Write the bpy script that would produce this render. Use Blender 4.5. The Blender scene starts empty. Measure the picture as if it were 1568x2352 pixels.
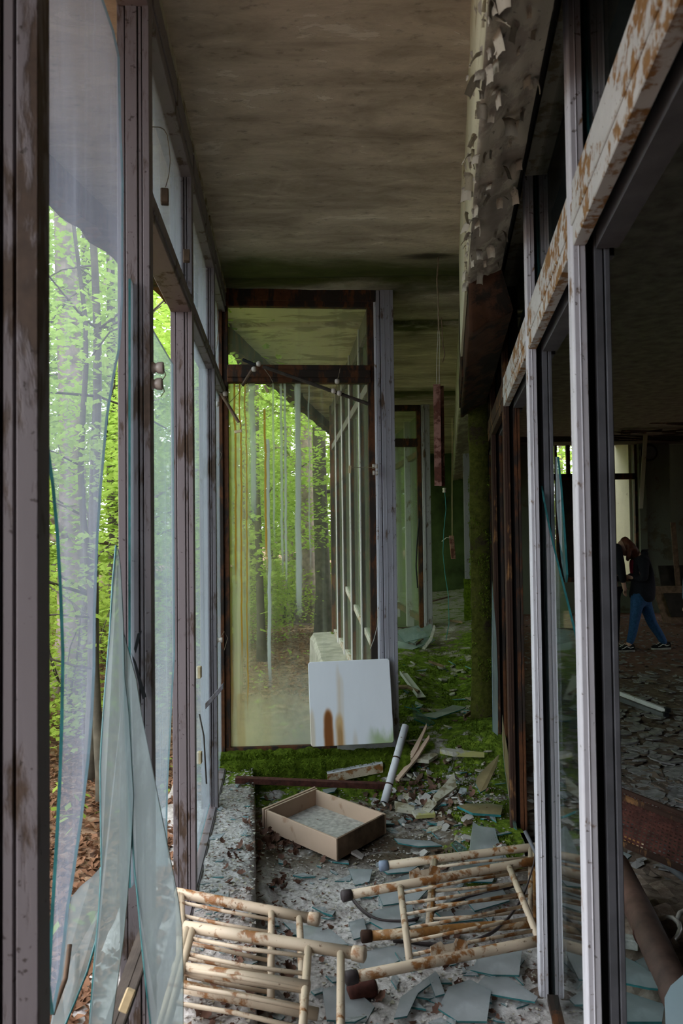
import bpy, bmesh, math, random
from mathutils import Vector, Matrix, noise as mnoise
from math import sin, cos, pi, radians, exp

C = bpy.context.scene.collection
S = bpy.context.scene
rnd = random.Random(7)

# ------------------------------------------------------------------ camera, sky, exposure
FPX, W, H = 1750.0, 1568, 2352
PITCH, ROLL, EYE = math.atan(51/1750.0), 0.012, 1.6
fwd = Vector((0, cos(PITCH), sin(PITCH)))
up0 = Vector((0, -sin(PITCH), cos(PITCH)))
rgt = Vector((1, 0, 0))*cos(ROLL) - up0*sin(ROLL)
upv = Vector((1, 0, 0))*sin(ROLL) + up0*cos(ROLL)
CAM = Vector((0, 0, EYE))
cam = bpy.data.cameras.new('camera')
camo = bpy.data.objects.new('camera', cam); C.objects.link(camo)
camo.matrix_world = Matrix(((rgt.x, upv.x, -fwd.x, CAM.x), (rgt.y, upv.y, -fwd.y, CAM.y), (rgt.z, upv.z, -fwd.z, CAM.z), (0, 0, 0, 1)))
cam.sensor_fit = 'VERTICAL'; cam.sensor_height = 36.0
cam.lens = 36.0*FPX/H
cam.clip_start = 0.02; cam.clip_end = 400
cam.dof.use_dof = True; cam.dof.focus_distance = 4.8; cam.dof.aperture_fstop = 7.1
S.camera = camo

world = bpy.data.worlds.new('overcast'); S.world = world
world.use_nodes = True
wn = world.node_tree; wn.nodes.clear()
wo = wn.nodes.new('ShaderNodeOutputWorld'); bg = wn.nodes.new('ShaderNodeBackground')
tc = wn.nodes.new('ShaderNodeTexCoord'); sx = wn.nodes.new('ShaderNodeSeparateXYZ')
rp = wn.nodes.new('ShaderNodeValToRGB')
rp.color_ramp.elements[0].position = 0.45; rp.color_ramp.elements[0].color = (0.86, 0.89, 0.93, 1)
rp.color_ramp.elements[1].position = 1.0; rp.color_ramp.elements[1].color = (0.92, 0.95, 1.0, 1)
mp = wn.nodes.new('ShaderNodeMapRange'); mp.inputs[1].default_value = -1; mp.inputs[2].default_value = 1
wn.links.new(tc.outputs['Generated'], sx.inputs[0]); wn.links.new(sx.outputs[2], mp.inputs[0])
wn.links.new(mp.outputs[0], rp.inputs[0]); wn.links.new(rp.outputs[0], bg.inputs[0]); wn.links.new(bg.outputs[0], wo.inputs[0])
bg.inputs[1].default_value = 6.0

S.view_settings.view_transform = 'Standard'
S.view_settings.look = 'None'
S.view_settings.gamma = 1.0
S.view_settings.use_curve_mapping = False
S.view_settings.exposure = 0.0
cy = S.cycles
cy.max_bounces = 9; cy.diffuse_bounces = 5; cy.glossy_bounces = 3; cy.transmission_bounces = 4; cy.transparent_max_bounces = 24
cy.use_denoising = True
cy.sample_clamp_indirect = 6.0
cy.caustics_reflective = False; cy.caustics_refractive = False

# ------------------------------------------------------------------ pixels to world
def ray(px, py):
    return fwd + rgt*((px-W/2)/FPX) - upv*((py-H/2)/FPX)
def pixY(px, py, Y):
    d = ray(px, py); return CAM + d*(Y/d.y)
def pz(px, py, z=0.0):
    d = ray(px, py); return CAM + d*((z-EYE)/d.z)
def pplane(px, py, P, n):
    d = ray(px, py); return CAM + d*((P-CAM).dot(n)/d.dot(n))

AL = radians(-4.57)
dL = Vector((sin(AL), cos(AL), 0)); nL = Vector((-cos(AL), sin(AL), 0))     # along left glazing / outwards
def LP(t, off, z): return dL*t + nL*off + Vector((0, 0, z))
AR = math.atan(0.1406)
dR = Vector((sin(AR), cos(AR), 0)); nR = Vector((cos(AR), -sin(AR), 0))     # along right partition / into the hall
R0 = Vector((0.29, 0, 0))
def RP(t, off, z): return R0 + dR*t + nR*off + Vector((0, 0, z))
dW = Vector((cos(AL), -sin(AL), 0))                                          # along the return windows
C1 = LP(4.96, 0.346, 0)
def WP(w, d, z): return C1 + dW*w + dL*d + Vector((0, 0, z))
C2 = C1 + dW*1.03
def SP(t, off, z): return C2 + dL*t + nL*off + Vector((0, 0, z))             # second tooth
C3 = SP(4.25, 0, 0)
def VP2(w, d, z): return C3 + dW*w + dL*d + Vector((0, 0, z))
UP = Vector((0, 0, 1))
CEIL = 3.2

def sm(x):
    x = max(0.0, min(1.0, x)); return x*x*(3-2*x)
def nz(x, y, z=0.0): return mnoise.noise(Vector((x, y, z)))

# ------------------------------------------------------------------ mesh builder
class MB:
    def __init__(s): s.v = []; s.f = []; s.m = []
    def add(s, vs, fs, m=0):
        b = len(s.v); s.v += [Vector(v) for v in vs]; s.f += [tuple(i+b for i in f) for f in fs]; s.m += [m]*len(fs); return s
    def box(s, O, ex, ey, ez, m=0):
        O, ex, ey, ez = Vector(O), Vector(ex), Vector(ey), Vector(ez)
        vs = [O, O+ex, O+ex+ey, O+ey, O+ez, O+ex+ez, O+ex+ey+ez, O+ey+ez]
        fs = [(0, 3, 2, 1), (4, 5, 6, 7), (0, 1, 5, 4), (1, 2, 6, 5), (2, 3, 7, 6), (3, 0, 4, 7)]
        if ex.cross(ey).dot(ez) < 0: fs = [f[::-1] for f in fs]
        return s.add(vs, fs, m)
    def cbox(s, c, sx, sy, sz, M=None, m=0):
        M = M or Matrix.Identity(3)
        ex, ey, ez = M @ Vector((sx, 0, 0)), M @ Vector((0, sy, 0)), M @ Vector((0, 0, sz))
        return s.box(Vector(c)-(ex+ey+ez)/2, ex, ey, ez, m)
    def tube(s, pts, r, n=10, m=0, cap=True, open_inner=False):
        pts = [Vector(p) for p in pts]; k = len(pts)
        rs = r if isinstance(r, (list, tuple)) else [r]*k
        b = len(s.v); a = None
        for i, p in enumerate(pts):
            d = (pts[min(i+1, k-1)]-pts[max(i-1, 0)]).normalized()
            if a is None:
                a = d.orthogonal().normalized()
            a = (a - d*a.dot(d)).normalized(); c = d.cross(a)
            for j in range(n):
                s.v.append(p + (a*cos(2*pi*j/n)+c*sin(2*pi*j/n))*rs[i])
        for i in range(k-1):
            for j in range(n):
                j2 = (j+1) % n
                s.f.append((b+i*n+j, b+i*n+j2, b+(i+1)*n+j2, b+(i+1)*n+j)); s.m.append(m)
        if cap:
            s.f.append(tuple(b+j for j in reversed(range(n)))); s.m.append(m)
            s.f.append(tuple(b+(k-1)*n+j for j in range(n))); s.m.append(m)
        return s
    def prism(s, poly, ext, m=0, me=None):
        poly = [Vector(p) for p in poly]; ext = Vector(ext); n = len(poly); b = len(s.v)
        nn = Vector((0, 0, 0))
        for i in range(n): nn += (poly[i]-poly[0]).cross(poly[(i+1) % n]-poly[0])
        if nn.dot(ext) > 0: poly = poly[::-1]
        s.v += poly + [p+ext for p in poly]
        s.f.append(tuple(b+i for i in range(n))); s.m.append(m)
        s.f.append(tuple(b+n+i for i in reversed(range(n)))); s.m.append(m)
        for i in range(n):
            j = (i+1) % n
            s.f.append((b+i, b+n+i, b+n+j, b+j)); s.m.append(m if me is None else me)
        return s
    def mesh(s, name, mats, origin=None, smooth=False):
        me = bpy.data.meshes.new(name)
        o = origin if origin is not None else Vector((0, 0, 0))
        me.from_pydata([v-o for v in s.v], [], s.f)
        for mt in (mats if isinstance(mats, (list, tuple)) else [mats]): me.materials.append(mt)
        me.polygons.foreach_set('material_index', s.m)
        if smooth: me.polygons.foreach_set('use_smooth', [True]*len(s.f))
        me.update(); return me
    def build(s, name, mats, parent=None, smooth=False, origin=None, bevel=0):
        if origin is None:
            xs = [v.x for v in s.v]; ys = [v.y for v in s.v]; zs = [v.z for v in s.v]
            origin = Vector(((min(xs)+max(xs))/2, (min(ys)+max(ys))/2, min(zs)))
        ob = bpy.data.objects.new(name, s.mesh(name, mats, origin, smooth))
        C.objects.link(ob); ob.location = origin
        if parent: setpar(ob, parent)
        if bevel:
            bv = ob.modifiers.new('bevel', 'BEVEL'); bv.width = bevel; bv.segments = 1; bv.limit_method = 'ANGLE'
        return ob

def wmat(o):
    m = Matrix.LocRotScale(o.location, o.rotation_euler, o.scale)
    if o.parent: m = wmat(o.parent) @ o.matrix_parent_inverse @ m
    return m
def setpar(ob, parent):
    ob.parent = parent; ob.matrix_parent_inverse = wmat(parent).inverted()
def empty(name, loc, label=None, cat=None, group=None, kind=None):
    o = bpy.data.objects.new(name, None); C.objects.link(o); o.location = Vector(loc); o.empty_display_size = 0.1
    return tag(o, label, cat, group, kind)
def tag(o, label=None, cat=None, group=None, kind=None):
    if label: o['label'] = label
    if cat: o['category'] = cat
    if group: o['group'] = group
    if kind: o['kind'] = kind
    return o
def struct(o, label=None): return tag(o, label, kind='structure')
def inst(name, me, M, parent=None):
    ob = bpy.data.objects.new(name, me); C.objects.link(ob)
    loc, rot, sc = M.decompose()
    ob.location = loc; ob.rotation_euler = rot.to_euler(); ob.scale = sc
    if parent: setpar(ob, parent)
    return ob
def copy_tree(o, parent=None):
    c = o.copy(); C.objects.link(c)
    if parent: c.parent = parent
    for ch in list(o.children): copy_tree(ch, c)
    return c

# ------------------------------------------------------------------ materials
class NT:
    def __init__(s, name):
        s.mat = bpy.data.materials.new(name); s.mat.use_nodes = True
        s.t = s.mat.node_tree; s.t.nodes.clear()
        s.out = s.t.nodes.new('ShaderNodeOutputMaterial')
        s._tc = None
    def N(s, typ, **kw):
        n = s.t.nodes.new(typ)
        for k, v in kw.items(): setattr(n, k, v)
        return n
    def L(s, a, b):
        if hasattr(a, 'outputs'): a = a.outputs[0]
        s.t.links.new(a, b)
    def put(s, sock, v):
        if v is None: return
        if isinstance(v, (int, float)): 
            sock.default_value = v if not hasattr(sock.default_value, '__len__') else (v, v, v, 1)[:len(sock.default_value)]
        elif isinstance(v, (tuple, list)):
            sock.default_value = tuple(v) + ((1,) if len(v) == 3 and len(sock.default_value) == 4 else ())
        else: s.L(v, sock)
    def co(s, kind='Object', scale=None):
        if s._tc is None: s._tc = s.N('ShaderNodeTexCoord')
        o = s._tc.outputs[kind]
        if scale:
            m = s.N('ShaderNodeMapping'); s.L(o, m.inputs[0])
            m.inputs['Scale'].default_value = scale; return m.outputs[0]
        return o
    def pos(s, scale=None):
        g = s.N('ShaderNodeNewGeometry').outputs['Position']
        if scale:
            m = s.N('ShaderNodeMapping'); s.L(g, m.inputs[0]); m.inputs['Scale'].default_value = scale; return m.outputs[0]
        return g
    def noise(s, scale=5, detail=5, vec=None, rough=0.55, dist=0.0):
        n = s.N('ShaderNodeTexNoise'); s.put(n.inputs['Vector'], vec if vec is not None else s.co())
        n.inputs['Scale'].default_value = scale; n.inputs['Detail'].default_value = detail
        n.inputs['Roughness'].default_value = rough; n.inputs['Distortion'].default_value = dist
        return n.outputs[0]
    def voro(s, scale=5, vec=None, feature='F1', out=0):
        n = s.N('ShaderNodeTexVoronoi', feature=feature); s.put(n.inputs['Vector'], vec if vec is not None else s.co())
        n.inputs['Scale'].default_value = scale; return n.outputs[out]
    def ramp(s, fac, stops):
        n = s.N('ShaderNodeValToRGB'); e = n.color_ramp.elements
        while len(e) < len(stops): e.new(0.5)
        for i, (p, c) in enumerate(stops):
            e[i].position = p
            e[i].color = (c, c, c, 1) if isinstance(c, (int, float)) else tuple(c)+(1,)
        s.L(fac, n.inputs[0]); return n.outputs[0]
    def mix(s, f, a, b, mode='MIX'):
        n = s.N('ShaderNodeMix', data_type='RGBA', blend_type=mode)
        s.put(n.inputs[0], f); s.put(n.inputs[6], a); s.put(n.inputs[7], b); return n.outputs[2]
    def math(s, op, a, b=None, clamp=False):
        n = s.N('ShaderNodeMath', operation=op, use_clamp=clamp); s.put(n.inputs[0], a)
        if b is not None: s.put(n.inputs[1], b)
        return n.outputs[0]
    def step(s, v, lo, hi):
        n = s.N('ShaderNodeMapRange', interpolation_type='SMOOTHSTEP'); s.put(n.inputs[0], v)
        n.inputs[1].default_value = lo; n.inputs[2].default_value = hi; return n.outputs[0]
    def sep(s, v):
        n = s.N('ShaderNodeSeparateXYZ'); s.L(v, n.inputs[0]); return n.outputs
    def attr(s, name):
        return s.N('ShaderNodeAttribute', attribute_name=name).outputs['Fac']
    def bump(s, h, st=0.5, dist=0.01):
        n = s.N('ShaderNodeBump'); s.L(h, n.inputs['Height']); n.inputs['Strength'].default_value = st
        n.inputs['Distance'].default_value = dist; return n.outputs[0]
    def pbr(s, col, rough=0.8, bump=None, metal=0.0, spec=0.3):
        p = s.N('ShaderNodeBsdfPrincipled'); s.put(p.inputs['Base Color'], col); s.put(p.inputs['Roughness'], rough)
        p.inputs['Metallic'].default_value = metal; p.inputs['Specular IOR Level'].default_value = spec
        if bump is not None: s.L(bump, p.inputs['Normal'])
        s.L(p.outputs[0], s.out.inputs[0]); return p

def m_plain(name, col, var=0.25, scale=12, rough=0.8, bump=0.3, spec=0.3, metal=0.0):
    t = NT(name); n = t.noise(scale, 6)
    d = tuple(c*(1-var) for c in col); l = tuple(min(1, c*(1+var)) for c in col)
    c = t.ramp(n, [(0.3, d), (0.7, l)])
    t.pbr(c, rough, t.bump(t.noise(scale*3, 5), bump, 0.004), metal, spec); return t.mat

def m_paint(name, paint, under, amount=0.45, scale=18, rough=0.6, stretch=(1, 1, 0.25), spots=True):
    """old paint flaking off what is below it"""
    t = NT(name)
    v = t.co('Object', stretch)
    n1 = t.noise(scale, 7, v, 0.65, 0.3); n2 = t.noise(scale*0.22, 4, t.co('Object'), 0.6)
    k = t.math('ADD', t.math('MULTIPLY', n1, 0.6), t.math('MULTIPLY', n2, 0.4))
    msk = t.step(k, amount-0.035, amount+0.035)
    pd = tuple(c*0.72 for c in paint)
    pc = t.mix(t.noise(scale*0.6, 5, v), pd, paint)
    uc = t.mix(t.noise(scale*2.5, 4), tuple(c*0.45 for c in under), tuple(min(1, c*1.5) for c in under))
    col = t.mix(msk, uc, pc)
    if spots:
        sp = t.step(t.noise(55, 3, t.co('Object')), 0.66, 0.72)
        col = t.mix(t.math('MULTIPLY', sp, 0.75), col, tuple(c*0.35 for c in under))
    t.pbr(col, rough, t.bump(t.math('ADD', msk, t.math('MULTIPLY', n1, 0.6)), 0.35, 0.004)); return t.mat

def schlick(t, base=0.04):
    g = t.N('ShaderNodeNewGeometry')
    d = t.N('ShaderNodeVectorMath', operation='DOT_PRODUCT')
    t.L(g.outputs['Normal'], d.inputs[0]); t.L(g.outputs['Incoming'], d.inputs[1])
    c = t.math('SUBTRACT', 1.0, t.math('ABSOLUTE', d.outputs['Value']))
    return t.math('ADD', base, t.math('MULTIPLY', t.math('POWER', c, 5.0), 1-base))

def m_glass(name, tint=(0.93, 0.97, 0.96), haze=0.1, streak=0.25, hcol=(0.62, 0.68, 0.72), stains=None, sscale=30, refl=0.6, vcoord='Object', zs=0.35):
    """pane glass: clear, mirrored by angle, under a film of dirt run down by rain"""
    t = NT(name)
    tr = t.N('ShaderNodeBsdfTransparent'); tr.inputs[0].default_value = tint+(1,)
    gl = t.N('ShaderNodeBsdfGlossy'); gl.inputs['Roughness'].default_value = 0.03
    m1 = t.N('ShaderNodeMixShader'); t.L(t.math('MULTIPLY', schlick(t), refl), m1.inputs[0]); t.L(tr, m1.inputs[1]); t.L(gl, m1.inputs[2])
    v = t.co(vcoord, (1, 1, 0.02))
    n = t.noise(sscale, 4, v, 0.6)
    n2 = t.noise(3.0, 4, t.co(vcoord, (1, 1, zs)), 0.5)
    f = t.math('ADD', haze, t.math('MULTIPLY', t.step(n, 0.48, 0.8), streak))
    f = t.math('MULTIPLY', f, t.step(n2, 0.15, 0.75))
    f = t.math('ADD', f, haze*0.4, True)
    col = hcol
    if stains: f, col = stains(t, f, hcol)
    di = t.N('ShaderNodeBsdfDiffuse'); t.put(di.inputs[0], col)
    tl = t.N('ShaderNodeBsdfTranslucent'); t.put(tl.inputs[0], col)
    md = t.N('ShaderNodeMixShader'); md.inputs[0].default_value = 0.62; t.L(di, md.inputs[1]); t.L(tl, md.inputs[2])
    m2 = t.N('ShaderNodeMixShader'); t.L(f, m2.inputs[0]); t.L(m1, m2.inputs[1]); t.L(md, m2.inputs[2])
    t.L(m2, t.out.inputs[0]); return t.mat

def m_leaf(name, c1, c2, trans=0.5, vs=3.0):
    t = NT(name)
    n = t.noise(vs, 3, t.pos())
    oi = t.N('ShaderNodeObjectInfo')
    col = t.mix(n, c1, c2)
    di = t.N('ShaderNodeBsdfDiffuse'); t.put(di.inputs[0], col)
    tl = t.N('ShaderNodeBsdfTranslucent'); t.put(tl.inputs[0], col)
    m = t.N('ShaderNodeMixShader'); m.inputs[0].default_value = trans; t.L(di, m.inputs[1]); t.L(tl, m.inputs[2])
    t.L(m, t.out.inputs[0]); return t.mat

M_ = {}
M_['frame'] = m_paint('grey_peeling_paint', (0.20, 0.175, 0.185), (0.07, 0.044, 0.03), 0.445, 16)
M_['column'] = m_paint('lavender_grey_paint', (0.34, 0.32, 0.355), (0.10, 0.06, 0.04), 0.42, 20)
M_['darkframe'] = m_paint('dark_rusted_frame', (0.030, 0.019, 0.014), (0.10, 0.035, 0.012), 0.50, 14, 0.8)
M_['white'] = m_paint('white_flaking_paint', (0.66, 0.64, 0.68), (0.20, 0.11, 0.05), 0.40, 30, 0.5, (1, 1, 0.5))
M_['whiterust'] = m_paint('white_paint_over_rust', (0.60, 0.58, 0.56), (0.26, 0.13, 0.045), 0.475, 24, 0.6, (1, 1, 1))
M_['rust'] = m_paint('orange_rust', (0.045, 0.02, 0.012), (0.20, 0.095, 0.035), 0.425, 22, 0.85)
M_['dark'] = m_plain('dark_grey_profile', (0.10, 0.10, 0.11), 0.3, 10, 0.6)
M_['black'] = m_plain('putty_and_recess_black', (0.012, 0.012, 0.014), 0.3, 10, 0.8)
M_['cream'] = m_paint('cream_enamel_with_rust', (0.58, 0.46, 0.335), (0.24, 0.10, 0.03), 0.445, 17, 0.45, (1, 1, 1))
M_['creamrust'] = m_paint('rusted_cream_enamel', (0.56, 0.43, 0.29), (0.26, 0.115, 0.03), 0.515, 18, 0.55, (1, 1, 1))
M_['rubber'] = m_plain('brown_rubber', (0.055, 0.042, 0.042), 0.3, 20, 0.6)
M_['wood'] = m_paint('pale_planed_wood', (0.52, 0.36, 0.26), (0.33, 0.20, 0.13), 0.40, 9, 0.7, (1, 1, 1), False)
M_['wooddark'] = m_plain('brown_weathered_wood', (0.13, 0.08, 0.05), 0.5, 14, 0.8, 0.6)
M_['woodgrey'] = m_plain('weathered_grey_wood', (0.05, 0.038, 0.03), 0.5, 20, 0.85, 0.6)
M_['block'] = m_plain('pale_wood_block', (0.55, 0.42, 0.24), 0.2, 20, 0.7)
M_['porcelain'] = m_plain('dirty_porcelain', (0.50, 0.43, 0.38), 0.3, 12, 0.35, 0.1, 0.5)
M_['string'] = m_plain('old_string', (0.20, 0.15, 0.10), 0.4, 30)
M_['wire'] = m_plain('pale_wire', (0.45, 0.42, 0.36), 0.2, 30)
M_['pipewhite'] = m_paint('white_tube_with_rust_rings', (0.62, 0.60, 0.62), (0.34, 0.17, 0.06), 0.36, 9, 0.5, (1, 1, 1))
M_['plaster'] = m_paint('yellowed_board', (0.46, 0.42, 0.33), (0.22, 0.18, 0.11), 0.47, 12, 0.9, (1, 1, 1))
M_['lichen'] = m_paint('lichen_crusted_board', (0.42, 0.39, 0.14), (0.36, 0.33, 0.28), 0.50, 14, 0.95, (1, 1, 1))
M_['chip'] = m_plain('paint_chip', (0.40, 0.37, 0.34), 0.35, 40, 0.8)
M_['greenwall'] = m_plain('mouldy_green_plaster', (0.05, 0.075, 0.022), 0.6, 2.2, 0.95, 0.5)
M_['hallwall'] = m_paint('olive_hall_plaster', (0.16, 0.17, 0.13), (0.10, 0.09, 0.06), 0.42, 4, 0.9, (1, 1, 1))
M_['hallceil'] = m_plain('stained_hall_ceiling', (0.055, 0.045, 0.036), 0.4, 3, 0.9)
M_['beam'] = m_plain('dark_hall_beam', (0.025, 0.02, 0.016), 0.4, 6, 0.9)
M_['edge'] = m_plain('teal_glass_edge', (0.03, 0.15, 0.155), 0.3, 30, 0.15, 0.1, 0.6)
M_['bark'] = m_plain('grey_brown_bark', (0.27, 0.21, 0.18), 0.45, 9, 0.95, 1.0)
M_['barkdark'] = m_plain('dark_bark', (0.085, 0.075, 0.055), 0.4, 9, 0.95, 1.0)
M_['leafA'] = m_leaf('maple_leaf_green', (0.24, 0.40, 0.06), (0.50, 0.64, 0.15), 0.55, 2.0)
M_['leafB'] = m_leaf('undergrowth_green', (0.20, 0.34, 0.05), (0.46, 0.54, 0.11), 0.5, 2.5)
M_['litter'] = m_leaf('fallen_leaf_brown', (0.13, 0.065, 0.04), (0.30, 0.165, 0.10), 0.15, 9)
M_['leafbrown'] = m_leaf('dry_brown_leaf', (0.055, 0.03, 0.027), (0.21, 0.115, 0.08), 0.15, 22)
M_['skin'] = m_plain('skin', (0.55, 0.33, 0.25), 0.1, 10, 0.6)
M_['hair'] = m_plain('red_brown_hair', (0.11, 0.03, 0.016), 0.4, 30, 0.6)
M_['hoodie'] = m_plain('black_knit', (0.012, 0.012, 0.018), 0.3, 60, 0.95)
M_['jeans'] = m_plain('blue_denim', (0.022, 0.07, 0.17), 0.3, 40, 0.9)
M_['shirt'] = m_plain('crimson_top', (0.25, 0.02, 0.05), 0.3, 30, 0.9)
M_['shoe'] = m_plain('black_canvas', (0.012, 0.012, 0.013), 0.2, 40, 0.8)
M_['sole'] = m_plain('off_white_rubber', (0.35, 0.34, 0.32), 0.2, 20, 0.7)
M_['stripe'] = m_plain('white_stripe', (0.75, 0.75, 0.72), 0.05, 20, 0.6)
M_['greyknit'] = m_plain('blue_grey_knit', (0.10, 0.13, 0.19), 0.3, 50, 0.95)
M_['phone'] = m_plain('black_phone_shell', (0.01, 0.01, 0.012), 0.1, 10, 0.25, 0.05)
M_['meshrust'] = m_plain('dark_red_rust', (0.085, 0.028, 0.02), 0.5, 30, 0.85, 0.6)
M_['brownpipe'] = m_plain('red_brown_pipe', (0.11, 0.055, 0.042), 0.45, 10, 0.7, 0.3)
M_['concrete'] = m_plain('weathered_concrete', (0.34, 0.32, 0.30), 0.35, 8, 0.95, 0.8)

def ceiling_mat():
    t = NT('stained_peeling_ceiling')
    p = t.pos(); v = t.pos((0.55, 1.5, 1))
    a = t.noise(1.6, 8, v, 0.62, 0.4); b = t.noise(5.0, 8, v, 0.68, 0.6); g = t.noise(26, 6, t.pos((0.7, 1.3, 1)), 0.65)
    base = t.ramp(t.math('ADD', t.math('MULTIPLY', a, 0.55), t.math('MULTIPLY', b, 0.45)),
                  [(0.32, (0.18, 0.14, 0.105)), (0.45, (0.37, 0.30, 0.235)), (0.57, (0.56, 0.465, 0.37)), (0.70, (0.72, 0.61, 0.50))])
    peel = t.step(t.math('ADD', t.math('MULTIPLY', b, 0.7), t.math('MULTIPLY', a, 0.3)), 0.565, 0.58)
    base = t.mix(t.math('MULTIPLY', peel, 0.6), base, (0.68, 0.60, 0.51))
    base = t.mix(t.math('MULTIPLY', t.step(g, 0.56, 0.72), 0.45), base, (0.09, 0.08, 0.065))
    y = t.sep(p)[1]
    # damp, mossy bands along the slab joints
    wob = t.math('ADD', y, t.math('MULTIPLY', t.math('SUBTRACT', a, 0.5), 0.9))
    inside = t.step(t.math('ADD', t.sep(p)[0], t.math('MULTIPLY', y, 0.085)), -0.55, -0.25)
    outm = t.math('MULTIPLY', t.step(y, 4.8, 5.0), t.math('SUBTRACT', 1.0, t.step(t.math('ADD', t.sep(p)[0], t.math('MULTIPLY', y, 0.08)), 0.55, 0.7)))  # paler outside: peeled paint, lightened more in place of missing ground bounce
    base = t.mix(t.math('MULTIPLY', outm, 0.8), base, t.mix(t.step(t.math('ADD', t.math('MULTIPLY', b, 0.6), t.math('MULTIPLY', a, 0.4)), 0.47, 0.52), (0.42, 0.36, 0.28), (0.86, 0.76, 0.60)))
    inside = t.math('MULTIPLY', inside, t.math('MAXIMUM', t.math('SUBTRACT', 1.0, t.step(y, 4.8, 5.2)), t.step(t.sep(p)[0], 0.2, 0.4)))
    for (yc, wd, k) in ((4.66, 0.52, 0.97), (5.80, 0.22, 0.9), (8.6, 0.3, 0.9)):
        dd = t.math('ABSOLUTE', t.math('SUBTRACT', wob, yc))
        m = t.math('MULTIPLY', t.math('SUBTRACT', 1.0, t.step(dd, 0.05, wd)), t.math('MULTIPLY', inside, k))
        base = t.mix(m, base, t.mix(b, (0.018, 0.022, 0.004), (0.085, 0.10, 0.012)))
    sxo = t.sep(p)
    dx = t.math('MULTIPLY', t.math('SUBTRACT', sxo[0], 0.525), 0.62); dy = t.math('SUBTRACT', y, 4.36)
    rr = t.math('SQRT', t.math('ADD', t.math('MULTIPLY', dx, dx), t.math('MULTIPLY', t.math('MULTIPLY', dy, dy), 3.0)))
    hole = t.math('SUBTRACT', 1.0, t.step(t.math('ADD', rr, t.math('MULTIPLY', t.math('SUBTRACT', b, 0.5), 0.12)), 0.03, 0.13))
    base = t.mix(t.math('MULTIPLY', hole, 0.9), base, (0.02, 0.014, 0.008))
    t.pbr(base, 0.95, t.bump(t.math('ADD', t.math('MULTIPLY', peel, 0.8), g), 0.5, 0.01)); return t.mat
M_['ceil'] = ceiling_mat()

def floor_mat():
    t = NT('rubble_dust_and_moss')
    p = t.pos()
    a = t.noise(6, 8, p, 0.65); b = t.noise(38, 7, p, 0.7); vv = t.voro(42, p)
    dust = t.ramp(t.math('ADD', t.math('MULTIPLY', a, 0.5), t.math('MULTIPLY', b, 0.5)),
                  [(0.33, (0.20, 0.17, 0.155)), (0.46, (0.46, 0.42, 0.40)), (0.57, (0.66, 0.62, 0.60)), (0.70, (0.80, 0.77, 0.76))])
    dust = t.mix(t.math('MULTIPLY', t.step(a, 0.52, 0.66), 0.5), dust, (0.15, 0.115, 0.085))
    moss = t.ramp(t.noise(24, 6, p, 0.7), [(0.3, (0.025, 0.042, 0.003)), (0.52, (0.10, 0.15, 0.012)), (0.72, (0.28, 0.36, 0.04))])
    k = t.math('ADD', t.attr('moss'), t.math('MULTIPLY', t.math('SUBTRACT', a, 0.53), 2.6))
    k = t.math('ADD', k, t.math('MULTIPLY', t.math('SUBTRACT', b, 0.5), 0.6))
    mm = t.step(k, 0.42, 0.58)
    earth = t.mix(b, (0.05, 0.038, 0.024), (0.17, 0.13, 0.09))
    e = t.math('MULTIPLY', t.attr('earth'), t.step(a, 0.30, 0.5))
    col = t.mix(e, dust, earth)
    col = t.mix(mm, col, moss)
    t.pbr(col, 0.95, t.bump(t.math('ADD', b, t.math('MULTIPLY', vv, 0.5)), 0.9, 0.012), 0, 0.15); return t.mat
M_['floor'] = floor_mat()

def moss_mat(name, lo, hi, under, amt):
    t = NT(name); p = t.pos()
    n = t.noise(30, 7, p, 0.72); a = t.noise(5, 5, p)
    col = t.ramp(n, [(0.3, lo), (0.7, hi)])
    col = t.mix(t.step(t.math('ADD', t.math('MULTIPLY', a, 0.6), t.math('MULTIPLY', n, 0.4)), amt, amt+0.08), col, under)
    t.pbr(col, 1.0, t.bump(n, 1.0, 0.02), 0, 0.1); return t.mat
M_['moss'] = moss_mat('thick_moss', (0.022, 0.040, 0.002), (0.16, 0.22, 0.018), (0.06, 0.05, 0.03), 0.60)
M_['mosscol'] = moss_mat('mossy_rotten_column', (0.030, 0.032, 0.006), (0.13, 0.135, 0.025), (0.05, 0.036, 0.022), 0.53)
M_['mossbright'] = moss_mat('bright_moss', (0.05, 0.09, 0.004), (0.24, 0.33, 0.03), (0.10, 0.14, 0.01), 0.62)

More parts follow.
